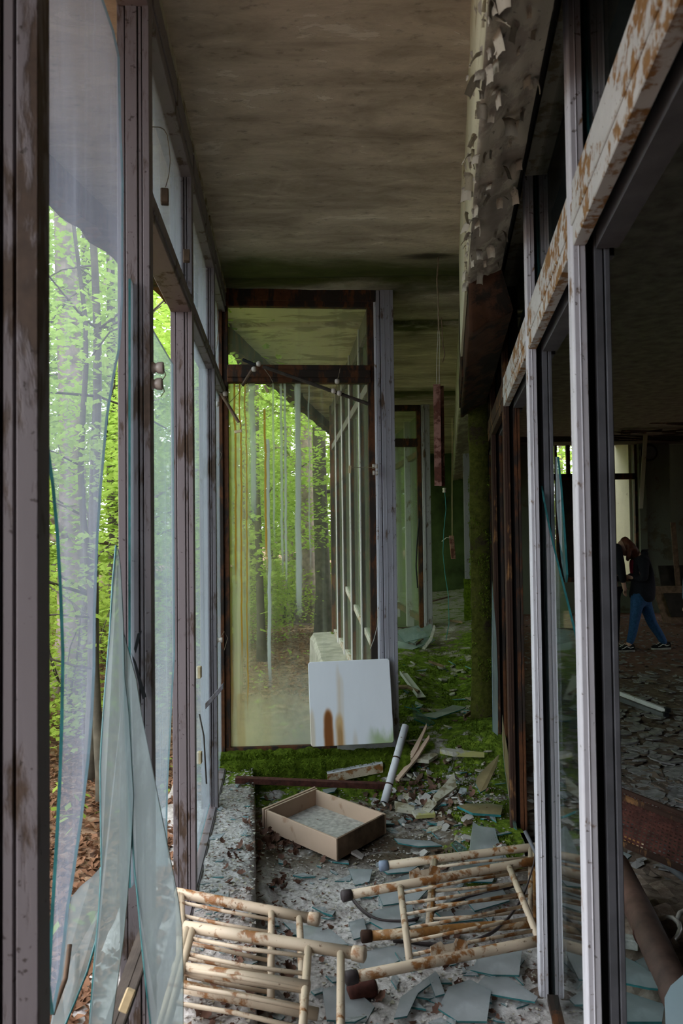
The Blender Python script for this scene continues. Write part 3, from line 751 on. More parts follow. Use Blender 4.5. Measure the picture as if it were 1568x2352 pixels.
PRp = RP(0, .038, 0)
def rq(px, py): return pplane(px, py, PRp, nR)
# what is left of the pane between the two white mullions
edge = [(1227, 1078), (1232, 1074), (1238, 1092), (1247, 1150), (1262, 1225), (1278, 1292), (1290, 1340), (1305, 1400), (1322, 1470), (1340, 1530), (1348, 1640), (1366, 2740), (1268, 2560), (1250, 2100), (1240, 1700), (1234, 1300), (1229, 1120)]
pane_poly('pane_shard', [rq(*e) for e in edge], .006, 'glassR', part)
edge = [(1266, 1050), (1270, 1050), (1277, 1120), (1284, 1220), (1290, 1320), (1288, 1338), (1279, 1290), (1268, 1160)]
pane_poly('pane_shard', [rq(*e)+nR*.012+dR*.0 for e in edge], .006, 'shardclear', part)
m = MB(); m.box(RP(1.78, .02, -.03), dR*.9, nR*.05, UP*.05); m.build('sill_rail', M_['darkframe'], part)
# spring clips with torn paper at the head rail
for (px, py, dx) in ((1158, 590, .022), (1152, 618, .016)):
    p = pplane(px, py, RP(0, -.01, 0), nR)
    MB().prism([p, p+Vector((-.02, 0, .04)), p+Vector((.0, 0, .055)), p+Vector((.012, 0, .0))], dR*.004).build('paper_scrap', M_['chip'], part)

# bulkhead box above the partition, paint peeling off it
bk = empty('trim_3', RP(1.5, -.1, 2.7), 'boxed bulkhead with peeling cream paint above the partition', kind='structure')
def bulk(t0, t1, off0, off1, zl, zr, mat, nm, seg=.05):
    m = MB(); ts = fr(t0, t1, seg); n = 10
    for k, t_ in enumerate(ts):
        row = [RP(t_, off0+.004*nz(t_*5, 2), CEIL+.01), RP(t_, off0+.004*nz(t_*5, 2), (zl+CEIL)/2)]
        for i in range(n+1):
            o_ = off0+(off1-off0)*i/n
            jag = (.045*nz(i*.9, 5)+.02*nz(i*2.7, 1)) if k == len(ts)-1 else 0
            p = RP(t_+jag, o_, zl+(zr-zl)*i/n+.010*nz(t_*5, i*.35)+.006*nz(t_*17, i*.9)); row.append(p)
        m.v += row
    k_ = n+3
    for j in range(len(ts)-1):
        for i in range(k_-1):
            a = j*k_+i; m.f.append((a, a+k_, a+k_+1, a+1)); m.m.append(0 if i < 2 else 1)
    e = (len(ts)-1)*k_
    m.f += [tuple(range(k_)), tuple(e+i for i in reversed(range(k_)))]; m.m += [1, 1]
    return m.build(nm, mat, bk, True)
M_['soffit'] = m_paint('peeling_soffit_paint', (0.55, 0.50, 0.40), (0.30, 0.26, 0.215), 0.50, 5, 0.95, (1.4, .8, 1))
M_['fasciastrip'] = m_paint('yellowed_fascia_paint', (0.66, 0.62, 0.44), (0.36, 0.31, 0.19), 0.40, 9, 0.9, (1, .3, 1))
bulk(-2, 3.32, -.195, -.055, 2.64, 2.69, [M_['fasciastrip'], M_['soffit']], 'soffit_board')
M_['rotbox'] = m_paint('rotten_dark_box', (0.018, 0.012, 0.007), (0.06, 0.026, 0.012), 0.5, 8, 0.9, (1, 1, 1))
bulk(3.15, 5.55, -.19, -.01, 2.44, 2.52, [M_['rotbox'], M_['rotbox']], 'rotten_core')
bulk(5.6, 15, -.19, -.01, 2.62, 2.66, [M_['soffit'], M_['soffit']], 'far_soffit')
MB().prism([RP(-2, -.056, 2.688), RP(-2, -.050, 2.70), RP(-2, .0, 2.90), RP(-2, .0, 2.885)], dR*5.25).build('inner_board', M_['beam'], bk)  # near-black colour paints in the shade on this hall-facing board
MB().box(RP(3.2, -.205, 2.62), dR*1.2, nR*.012, UP*.58).build('side_board', M_['fasciastrip'], bk)
MB().box(RP(4.4, -.20, 2.50), dR*1.1, nR*.014, UP*.2).build('side_board', M_['rotbox'], bk)
# curled paint flakes, a few shapes shared by many pieces
fls = []
for k in range(5):
    m = MB(); n = 4; w_, l_ = .03+.012*k, .045+.012*((k*2) % 5)
    for j in range(n+1):
        for i in range(n+1):
            u, v = i/n-.5, j/n
            m.v.append(Vector((w_*u*(1+.5*nz(k, v*5)), l_*(v*.8)+.012*nz(u*6, k), -(.045+.02*k)*v*v-.02*u*u*k*.5+.004*nz(u*9, v*9, k))))
    for j in range(n):
        for i in range(n):
            a = j*(n+1)+i; m.f.append((a, a+1, a+n+2, a+n+1)); m.m.append(0)
    m.v += [v+Vector((0, .0012, .0016)) for v in list(m.v)]
    b = (n+1)**2; m.f += [tuple(i+b for i in f[::-1]) for f in list(m.f)]; m.m = [0]*len(m.f)
    fls.append(m.mesh('paint_flake', M_['soffit'], smooth=True))
def flake(t_, o_, z, yaw, tilt, sc, par=None):
    M = Matrix.Translation(RP(t_, o_, z)) @ Matrix.Rotation(yaw, 4, 'Z') @ Matrix.Rotation(tilt, 4, 'X') @ Matrix.Diagonal((sc, sc, sc, 1))
    inst('paint_flake', rnd.choice(fls), M, bk)
for i in range(190):
    t_ = .9+rnd.random()**1.5*2.3; u = rnd.random()
    if rnd.random() < .45: o_ = -.197+rnd.gauss(0, .008); z = 2.63+rnd.uniform(0, .10); 
    else: o_ = -.19+.13*u; z = 2.64+.05*(o_+.195)/.14-.002
    flake(t_, o_, z, rnd.uniform(0, 6.3), rnd.uniform(-.5, .25), rnd.uniform(.16, .46))
for i in range(46):
    t_ = .8+rnd.random()*2.6
    flake(t_, -.20, 2.63+rnd.uniform(-.02, .5), AR+pi/2+rnd.uniform(-.4, .4), rnd.uniform(-1.8, -.9), rnd.uniform(.15, .45))

# mossy column standing on the step
m = MB(); zs = fr(.0, 3.2, .035); prof = []
O = pixY(1085, 1500, 5.42); O.z = 0
for z in zs:
    sw = .05*exp(-(z-.15)/.18)
    for (a, b) in ((0, 0), (.5, 0), (1, 0), (1, .5), (1, 1), (.5, 1), (0, 1), (0, .5)):
        q = .010*nz(a*3+z*6, b*3, z*4)+.006*nz(z*25, a*4, b*4)
        m.v.append(O+dR*(b*.15)+nR*(a*.135+(a-.5)*(sw*2)+q)+Vector((0, -sw if b < .5 else 0, z+.0))+dR*(-q))
for j in range(len(zs)-1):
    for i in range(8):
        a = j*8+i; b = j*8+(i+1) % 8; m.f.append((a, b, b+8, a+8)); m.m.append(0)
mcol = struct(m.build('mossy_column', M_['mosscol'], None, True), 'rotten column furred with green moss at the passage side')
mb = MB()
for i in range(5200):
    z = .12+rnd.random()**1.7*1.9; a = rnd.random()
    p = O+nR*(a*.15-.008)+dR*(-.006)+UP*z if rnd.random() < .7 else O+nR*-.006+dR*(a*.15)+UP*z
    if nz(p.x*14, z*7, p.y*9) < .02+.22*(z/2): continue
    n = (Vector((-.3, -.8, -.5))+Vector((rnd.gauss(0, .4), rnd.gauss(0, .4), rnd.gauss(0, .5)))).normalized()*rnd.uniform(.008, .022)
    s_ = n.orthogonal().normalized()*.004
    mb.add([p-s_, p+s_, p+n], [(0, 1, 2)])
tag(mb.build('moss_tufts', M_['mossbright'], mcol), kind='stuff')
# light far column with a mossy foot
O = pixY(1067, 1300, 9.6); O.z = .3
m = MB(); m.box(O, nR*.10, dR*.12, UP*2.3); struct(m.build('column', M_['column'], None, bevel=.004), 'pale column with a mossy foot at far right of the passage')
m = MB(); zs = fr(0, .72, .04)
for z in zs:
    for (a, b) in ((-.08, -.08), (.5, -.12), (1.08, -.08), (1.1, .5), (1.08, 1.08), (-.1, 1.08)):
        k_ = 1-.05*z; q = .012*nz(a*4+z*9, b*4, z*7)
        m.v.append(O+nR*(.05+(a-.5)*.10*k_*1.1+q)+dR*(.06+(b-.5)*.12*k_-q)+UP*z)
for j in range(len(zs)-1):
    for i in range(6):
        a = j*6+i; b = j*6+(i+1) % 6; m.f.append((a, b, b+6, a+6)); m.m.append(0)
struct(m.build('moss_collar', M_['moss'], None, True))

# ------------------------------------------------------------------ hall shell
HZ = 3.75
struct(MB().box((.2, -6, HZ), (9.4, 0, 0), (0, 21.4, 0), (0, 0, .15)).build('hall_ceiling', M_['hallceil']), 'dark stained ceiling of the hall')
struct(MB().box(RP(-6, .03, 2.92), dR*21.4, nR*.07, UP*.86).build('wall_upper', M_['hallwall']))
hw = empty('wall_hall', (4.5, 15, 0), 'far olive wall of the hall with window openings', kind='structure')
HY = 15.0
def hx(px): return (px-784)/1750*HY
def hz(py): return EYE+(1227-py+.012*600)/1750*HY
wx0, wx1 = hx(1236), hx(1462); zt, zb = hz(1030), hz(1346)
m = MB()
m.box((3.22, HY, -.1), (wx0-3.22, 0, 0), (0, .25, 0), (0, 0, 4)); m.box((wx1, HY, -.1), (hx(1540)-wx1, 0, 0), (0, .25, 0), (0, 0, 4))
m.box((hx(1540), HY+.9, -.1), (2.9, 0, 0), (0, .2, 0), (0, 0, 4)); m.box((hx(1540), HY, 3.35), (2.9, 0, 0), (0, .25, 0), (0, 0, .5))
m.box((wx0, HY, zt), (wx1-wx0, 0, 0), (0, .25, 0), (0, 0, 4-zt)); m.box((wx0, HY, -.1), (wx1-wx0, 0, 0), (0, .25, 0), (0, 0, zb+.1))
m.build('plaster', M_['hallwall'], hw)
wd = empty('window_20', (wx0, HY, zb), 'hall window with dark frame, trees behind and a pale reveal', kind='structure')
zm = hz(1108)
for (a, b, c, d, nm) in ((1236, 1462, 1022, 1034, 'head_rail'), (1236, 1462, 1102, 1116, 'transom'), (1255, 1259, 1030, 1346, 'upright'), (1276, 1281, 1030, 1346, 'upright'), (1303, 1311, 1030, 1110, 'upright'), (1337, 1345, 1030, 1110, 'upright'), (1398, 1404, 1030, 1346, 'upright'), (1458, 1464, 1022, 1346, 'upright'), (1372, 1378, 1030, 1346, 'upright'), (1236, 1462, 1340, 1350, 'sill_rail')):
    MB().box((hx(a), HY-.02, hz(d)), (hx(b)-hx(a), 0, 0), (0, .08, 0), (0, 0, hz(c)-hz(d))).build(nm, M_['darkframe'], wd)
MB().box((hx(1281), HY+.05, zb), (hx(1374)-hx(1281), 0, 0), (0, .04, 0), (0, 0, zm-zb)).build('boarded_panel', M_['beam'], wd)
M_['reveal'] = m_paint('pale_reveal_plaster', (0.62, 0.58, 0.46), (0.30, 0.26, 0.18), 0.36, 7, .8, (1, 1, 1))
MB().box((hx(1457), HY+.26, zb-.2), (.12, 0, 0), (0, 1.0, 0), (0, 0, zt-zb+.3)).build('reveal_wall', M_['reveal'], wd)
MB().box((hx(1412), HY+.12, zb), (.06, 0, 0), (0, .06, 0), (0, 0, zt-zb)).build('upright', M_['reveal'], wd)
# pilaster and hanging strips
struct(MB().box((hx(1464), HY-.12, 0), (hx(1480)-hx(1464), 0, 0), (0, .12, 0), (0, 0, 3.4)).build('trim_4', M_['hallwall']))
for (px0, py0, px1, py1, w, lab) in ((1478, 1004, 1467, 1168, 9, 'long pale strip hanging askew from the hall ceiling right of window'), (1404, 1030, 1408, 1172, 6, 'narrow pale strip hanging in front of the hall window')):
    Y = 14.2; a = pixY(px0, py0, Y); b = pixY(px1, py1, Y); e = Vector((w/1750*Y, 0, 0))
    a.z = max(a.z, HZ-.35); a2 = a.copy(); a2.z = HZ
    tag(MB().box(b, e, (a-b), (0, .02, 0)).box(a+e*.4, e*.2, (0, .02, 0), a2-a).build('hanging_strip', M_['reveal']), lab, 'strip')
# ceiling beams, pipes and hanging laths of the hall
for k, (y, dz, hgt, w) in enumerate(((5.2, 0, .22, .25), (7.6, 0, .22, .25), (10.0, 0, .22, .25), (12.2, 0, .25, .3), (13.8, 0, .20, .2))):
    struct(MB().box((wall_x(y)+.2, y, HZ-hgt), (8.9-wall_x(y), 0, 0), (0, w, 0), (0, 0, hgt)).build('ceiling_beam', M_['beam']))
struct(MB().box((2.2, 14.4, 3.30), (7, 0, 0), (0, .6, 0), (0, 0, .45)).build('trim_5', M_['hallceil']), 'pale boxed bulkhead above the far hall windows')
for k, (y, z, col_) in enumerate(((6.1, 3.42, 'dark'), (8.4, 3.48, 'dark'))):
    m = MB(); m.tube([Vector((wall_x(y)+.3, y, z)), Vector((4, y+.05, z+.015)), Vector((8.9, y, z-.02))], .016, 8)
    tag(m.build('conduit', M_[col_], None, True), ('nearer' if k == 0 else 'farther')+' thin grey conduit running across under the dark hall ceiling', 'pipe')
    for x in (3.1, 6.4): MB().tube([Vector((x, y, z)), Vector((x, y, HZ))], .006, 6).build('hanger', M_['dark'], bpy.data.objects[[o.name for o in C.objects if o.name.startswith('conduit')][-1]])
lm = MB()
for k in range(26):
    y = rnd.uniform(11, 14.3); x = rnd.uniform(4.2, 7.6); l_ = rnd.uniform(.3, 1.2)
    lm.box((x, y, HZ-.34-rnd.random()*.12), (l_, rnd.uniform(-.1, .1), rnd.uniform(-.08, .08)), (0, .08, 0), (0, 0, .02))
tag(lm.build('torn_laths', M_['rust']), 'torn dark laths hanging below the hall ceiling', 'laths', kind='stuff')
struct(MB().box((9.2, -6, -.1), (.2, 0, 0), (0, 15, 0), (0, 0, 4)).box((9.2, 10.5, -.1), (.2, 0, 0), (0, 5, 0), (0, 0, 4)).box((9.2, 8.9, 2.1), (.2, 0, 0), (0, 1.7, 0), (0, 0, 1.8)).build('wall_side', M_['hallwall']), 'side wall of the hall with an unseen opening added for light')  # gap out of view, added to let daylight into the hall
struct(MB().box((-4, -6.2, -.6), (13.4, 0, 0), (0, .2, 0), (0, 0, 4.5)).build('wall_front', M_['hallwall']))

# curled paint flakes on the hall floor: pieces of the floor, shared shapes
ff = []
for k in range(6):
    n = 7; pts = []
    for i in range(n):
        a = 2*pi*i/n; r = .5*(.65+.5*rnd.random()); pts.append((r*cos(a)*1.15, r*sin(a), .10*r*(.5+nz(k, i*2.2))))
    m = MB(); b = [Vector((0, 0, .0))]+[Vector(p) for p in pts]
    m.v = b+[p-Vector((0, 0, .05)) for p in b]
    for i in range(n):
        j = (i+1) % n
        m.f += [(0, 1+i, 1+j), (n+1, n+2+j, n+2+i), (1+i, n+2+i, n+2+j, 1+j)]; m.m += [0]*3
    ff.append(m)
M_['hallflake'] = m_plain('grey_paint_flake', (0.20, 0.185, 0.18), .5, 2.2, .8, .3)
M_['hallflake2'] = m_plain('brown_paint_flake', (0.12, 0.085, 0.065), .5, 2.2, .8, .3)
ffm = [f.mesh('floor_flake', M_['hallflake' if k % 3 else 'hallflake2']) for k, f in enumerate(ff)]
cnt = 0
while cnt < 295:
    px = rnd.uniform(1400, 1620); py = 1505+345*rnd.random()**.75
    p = hf(px, py, .006)
    if p.x < wall_x(p.y)+.12: continue
    s_ = rnd.uniform(.06, .20)
    M = Matrix.Translation(p+UP*.008) @ Matrix.Rotation(rnd.uniform(0, 6.3), 4, 'Z') @ Matrix.Rotation(rnd.gauss(0, .10), 4, 'X') @ Matrix.Diagonal((s_, s_*.8, .18, 1))
    inst('floor_flake', ffm[cnt % 6], M, hall_floor); cnt += 1
sm_ = MB()
for k in range(5200):
    y = rnd.uniform(2.2, 14.5); x = rnd.uniform(wall_x(y)+.1, min(9, y*.52+.3))
    s_ = rnd.uniform(.012, .05); a = rnd.uniform(0, 6.3); z = hh(x, y)+.004
    p = [Vector((x+s_*cos(a+q)*rnd.uniform(.6, 1), y+s_*sin(a+q)*rnd.uniform(.6, 1), z+rnd.uniform(0, .02))) for q in (0, 1.6, 3.1, 4.7)]
    sm_.add(p, [(0, 1, 2, 3)], rnd.choice((0, 0, 1)))
tag(sm_.build('paint_crumbs', [M_['hallflake'], M_['hallflake2']], hall_floor), kind='stuff')

# ------------------------------------------------------------------ people
def skin(name, joints, edges, root, mat, parent, levels=2, origin=None):
    me = bpy.data.meshes.new(name); names = list(joints)
    me.from_pydata([Vector(joints[k][0]) for k in names], [(names.index(a), names.index(b)) for a, b in edges], [])
    ob = bpy.data.objects.new(name, me); C.objects.link(ob)
    ob.modifiers.new('skin', 'SKIN').use_smooth_shade = True
    sv = me.skin_vertices[0].data
    for i, k in enumerate(names):
        r = joints[k][1]; sv[i].radius = (r, r) if isinstance(r, (int, float)) else r
        sv[i].use_root = (k == root)
    if levels: ob.modifiers.new('sub', 'SUBSURF').levels = levels; ob.modifiers[-1].render_levels = levels
    dg = bpy.context.evaluated_depsgraph_get(); dg.update()
    nm = bpy.data.meshes.new_from_object(ob.evaluated_get(dg), depsgraph=dg)
    bpy.data.objects.remove(ob); nm.name = name
    nm.materials.clear(); nm.materials.append(mat)
    xs = [v.co for v in nm.vertices]
    o2 = bpy.data.objects.new(name, nm); C.objects.link(o2)
    if parent: setpar(o2, parent)
    return o2
def chain(*k): return [(k[i], k[i+1]) for i in range(len(k)-1)]
def limb(base, d, L, n, side, curl, r):
    """joints of one finger"""
    out = []; p = Vector(base); dd = Vector(d).normalized(); ax = Vector(side)
    for i in range(n):
        out.append((p.copy(), r*(1-.12*i))); p = p+dd*L/(n-1)
        dd = (Matrix.Rotation(curl, 3, ax) @ dd)
    return out
def add_hand(J, E, wrist, d, across, nrm, tag_, s=1.0):
    """palm, four fingers of different length and a thumb from the side of the palm"""
    W_ = Vector(J[wrist][0]); d = Vector(d).normalized(); a = Vector(across).normalized(); n = Vector(nrm).normalized()
    J[tag_+'palm'] = (W_+d*.045*s, (.030*s, .016*s)); E.append((wrist, tag_+'palm'))
    for i, (o_, L) in enumerate(((-.027, .070), (-.009, .080), (.009, .075), (.026, .060))):
        q = limb(W_+d*.082*s+a*o_*s, d+n*.15, L*s, 4, a, .35, .0085*s); pr = tag_+'palm'
        for k, (p, r) in enumerate(q):
            J['%sf%d%d' % (tag_, i, k)] = (p, r); E.append((pr, '%sf%d%d' % (tag_, i, k))); pr = '%sf%d%d' % (tag_, i, k)
    q = limb(W_+d*.032*s-a*.034*s, d*.75-a*.55+n*.3, .055*s, 3, a, .2, .0100*s); pr = tag_+'palm'
    for k, (p, r) in enumerate(q):
        J['%st%d' % (tag_, k)] = (p, r); E.append((pr, '%st%d' % (tag_, k))); pr = '%st%d' % (tag_, k)

def face(par, c, fdir, side, upd, s=1.0):
    """head with nose, eyes, mouth and ears, looking along fdir"""
    m = bmesh.new(); bmesh.ops.create_icosphere(m, subdivisions=4, radius=1.0)
    for v in m.verts:
        x, y, z = v.co                                                   # x across, y forward, z up
        w = .074; dpt = .094; hgt = .112
        jaw = sm((-.1-z)/.9)
        px_, py_, pz_ = x*w*(1-.38*jaw), y*dpt*(1-.18*jaw*(1 if y < 0 else .3)), z*hgt
        if y > 0:
            py_ += .020*exp(-(x/.16)**2-((z+.12)/.20)**2)*(1 if z < .1 else 1)      # nose
            py_ += .010*exp(-(x/.35)**2-((z+.80)/.15)**2)                           # chin
            py_ += .006*exp(-(x/.30)**2-((z+.50)/.06)**2)                           # lips
            for e in (-1, 1): py_ -= .010*exp(-((x-e*.42)/.18)**2-((z-.08)/.13)**2)
            py_ += .006*exp(-(x/.6)**2-((z-.24)/.08)**2)
        for e in (-1, 1): px_ += e*.014*exp(-((x-e)/.18)**2-((z+.05)/.20)**2-((y+.1)/.16)**2)   # ears
        q = c+side*px_*s+fdir*py_*s+upd*pz_*s; v.co = q
    me = bpy.data.meshes.new('head'); m.to_mesh(me); m.free(); me.materials.append(M_['skin'])
    me.polygons.foreach_set('use_smooth', [True]*len(me.polygons))
    o = bpy.data.objects.new('head', me); C.objects.link(o); setpar(o, par)
    for e in (-1, 1):
        mm = MB(); p = c+side*(e*.031*s)+fdir*.083*s+upd*.010*s
        b = bmesh.new(); bmesh.ops.create_icosphere(b, subdivisions=2, radius=.011*s)
        for v in b.verts: v.co = v.co+p
        me = bpy.data.meshes.new('eye'); b.to_mesh(me); b.free(); me.materials.append(M_['sole'])
        oe = bpy.data.objects.new('eye', me); C.objects.link(oe); setpar(oe, o)
    mm = MB(); p = c+fdir*.094*s-upd*.056*s
    mm.tube([p-side*.022*s-fdir*.006*s, p, p+side*.022*s-fdir*.006*s], [.002, .004, .002], 6).build('mouth', M_['shirt'], o)
    return o
def shoe(par, heel, toe, z, mat='shoe'):
    d = (toe-heel); L = d.length; d = d.normalized(); a = Vector((-d.y, d.x, 0)).normalized()
    secs = ((0, .028, .075), (.15, .034, .085), (.4, .036, .075), (.6, .042, .055), (.8, .042, .042), (.93, .032, .034), (1.0, .012, .022))
    m = MB(); n = 8
    for (u, w, hh_) in secs:
        for i in range(n):
            an = pi*i/(n-1); m.v.append(heel+d*L*u+a*cos(an)*w+UP*(.022+hh_*sin(an)**.7))
    for j in range(len(secs)-1):
        for i in range(n-1):
            b = j*n+i; m.f.append((b, b+1, b+n+1, b+n)); m.m.append(0)
        b = j*n; m.f.append((b, b+n, b+n+n-1, b+n-1)); m.m.append(0)
    m.f.append(tuple(range(n))); m.f.append(tuple((len(secs)-1)*n+i for i in reversed(range(n)))); m.m += [0, 0]
    s_ = m.build('shoe', M_[mat], par, True)
    m = MB(); out = [heel+d*L*u+a*(w+.004) for (u, w, _) in secs]+[heel+d*(L+.006)]+[heel+d*L*u-a*(w+.004) for (u, w, _) in reversed(secs)]
    m.prism([Vector((p.x, p.y, heel.z)) for p in out], UP*.026).build('sole', M_['sole'], s_)
    for e in (-1, 1):
        pts = [heel+d*L*u+a*e*(w+.002)+UP*z_ for (u, w, z_) in ((.08, .034, .062), (.25, .037, .052), (.45, .038, .075), (.62, .043, .050), (.72, .043, .042))]
        MB().tube(pts, [.003, .005, .006, .005, .003], 5).build('side_stripe', M_['stripe'], s_)
    m = MB()
    for k in range(4):
        p = heel+d*L*(.48+.08*k)+UP*(.103-.012*k); m.tube([p-a*.022, p+UP*.004, p+a*.022], .003, 4)
    m.build('laces', M_['stripe'], s_)
    return s_

def woman():
    Y = 10.3
    def q(px, py, dy=0.0):
        p = pixY(px, py, Y+dy); return p
    root = empty('person', (q(1470, 1500).x, Y, 0), 'walking woman in black hoodie and blue jeans looking down at her phone', 'person')
    F, Rr = -.075, .075
    lh, rh = q(1466, 1366, F), q(1474, 1366, Rr)
    lk, rk = q(1456, 1430, F), q(1497, 1432, Rr)
    la, ra = q(1444, 1481, F), q(1527, 1482, Rr)
    ws, ch, nk = q(1476, 1335), q(1474, 1297), q(1462, 1270)
    hd = q(1440, 1254)
    lw, rw = q(1431, 1323, -.05), q(1433, 1326, .06)
    J = {'pel': (q(1474, 1362), .07), 'waist': (ws, .075), 'chest': (ch, .10), 'neck': (nk, .05), 'head': (q(1450, 1262), .05),
         'lh': (lh, .045), 'lk': (lk, .058), 'la': (la, .040), 'rh': (rh, .045), 'rk': (rk, .058), 'ra': (ra, .040),
         'ls': (q(1473, 1288, -.17), .058), 'le': (q(1477, 1330, -.20), .043), 'lw': (lw, .026),
         'rs': (q(1473, 1288, .17), .058), 're': (q(1475, 1331, .20), .043), 'rw': (rw, .026),
         'lt': (la+Vector((-.06, 0, -.05)), .03), 'rt': (ra+Vector((-.05, 0, -.055)), .03)}
    E = chain('pel', 'waist', 'chest', 'neck', 'head')+chain('pel', 'lh', 'lk', 'la', 'lt')+chain('pel', 'rh', 'rk', 'ra', 'rt')+chain('chest', 'ls', 'le', 'lw')+chain('chest', 'rs', 're', 'rw')
    add_hand(J, E, 'lw', (-1, .15, .1), (0, 1, -.1), (0, .1, 1), 'L', .92)
    add_hand(J, E, 'rw', (-1, -.2, -.05), (0, -1, -.1), (0, .1, 1), 'R', .92)
    skin('body', J, E, 'pel', M_['skin'], root, 2)
    # jeans
    Jj = {'p0': (q(1472, 1345), (.11, .14)), 'p': (q(1470, 1366), (.125, .155)), 'lh': (q(1462, 1384, F*.8), .098), 'lm': ((lh+lk)/2, .082), 'lk': (lk, .068), 'lc': (lk*.5+la*.5+Vector((.012, 0, 0)), .060), 'la': (la+UP*.0, .050),
          'rh': (q(1480, 1384, Rr*.8), .098), 'rm': ((rh+rk)/2, .082), 'rk': (rk, .068), 'rc': (rk*.5+ra*.5+Vector((.012, 0, 0)), .060), 'ra': (ra+UP*.0, .050)}
    skin('jeans', Jj, chain('p0', 'p')+chain('p', 'lh', 'lm', 'lk', 'lc', 'la')+chain('p', 'rh', 'rm', 'rk', 'rc', 'ra'), 'p', M_['jeans'], root, 2)
    # hoodie with a hood lying on the back
    Jh = {'hem': (q(1472, 1385), (.150, .18)), 'm': (q(1474, 1364), (.165, .185)), 'w': (q(1478, 1340), (.150, .165)), 'c': (q(1477, 1300), (.150, .165)), 'n': (q(1467, 1277), (.085, .10)),
          'ls': (q(1476, 1288, -.17), .080), 'le': (q(1480, 1331, -.21), .066), 'lw': (lw+Vector((.05, 0, 0)), .044), 'rs': (q(1476, 1288, .17), .080), 're': (q(1478, 1332, .21), .066), 'rw': (rw+Vector((.05, 0, 0)), .044)}
    skin('hoodie', Jh, chain('hem', 'm', 'w', 'c', 'n')+chain('c', 'ls', 'le', 'lw')+chain('c', 'rs', 're', 'rw'), 'c', M_['hoodie'], root, 2)
    skin('hood', {'a': (q(1474, 1272, -.07), .05), 'b': (q(1487, 1279, 0), .075), 'c': (q(1474, 1272, .07), .05)}, chain('a', 'b', 'c'), 'b', M_['hoodie'], root, 2)
    skin('top', {'a': (q(1459, 1283), (.05, .07)), 'b': (q(1456, 1305), (.06, .09)), 'c': (q(1462, 1322), (.04, .08))}, chain('a', 'b', 'c'), 'b', M_['shirt'], root, 2)
    fd = Vector((-.85, 0, -.53)).normalized(); sd = Vector((0, 1, 0)); ud = sd.cross(fd)
    if ud.z < 0: ud = -ud
    face(root, q(1434, 1258), fd, sd, ud, 1.0)
    hc = q(1434, 1258)
    Jr = {'t0': (hc+ud*.050+fd*.02, (.085, .10)), 't': (hc+ud*.040-fd*.03, (.115, .115)), 'b': (hc-fd*.055-ud*.01, (.112, .115)), 'n': (q(1456, 1274), (.075, .105)), 'e': (q(1463, 1284), .05),
          'f1': (q(1443, 1262, -.085), .040), 'f2': (q(1443, 1278, -.085), .036), 'f3': (q(1440, 1289, -.08), .020), 'g1': (q(1443, 1262, .085), .040), 'g2': (q(1443, 1278, .085), .036), 'g3': (q(1440, 1289, .08), .020)}
    skin('hair', Jr, chain('t0', 't', 'b', 'n', 'e')+chain('b', 'f1', 'f2', 'f3')+chain('b', 'g1', 'g2', 'g3'), 'b', M_['hair'], root, 2)
    for (an, ty, z0) in ((la, F, 0), (ra, Rr, 0)):
        hl = Vector((an.x+.065, an.y, hh(an.x, an.y)+.004)); shoe(root, hl, hl+Vector((-.26, -.02, 0)), 0)
    p = q(1421, 1321, .0)
    ph = MB().cbox(p, .135, .07, .010, Matrix.Rotation(radians(25), 3, 'Y')).build('phone', M_['phone'], None, bevel=.003)
    tag(ph, 'black phone held in the walking woman\'s hands', 'phone')
    MB().cbox(p+Vector((.002, 0, .006)), .115, .06, .002, Matrix.Rotation(radians(25), 3, 'Y')).build('screen', M_['black'], ph)
woman()

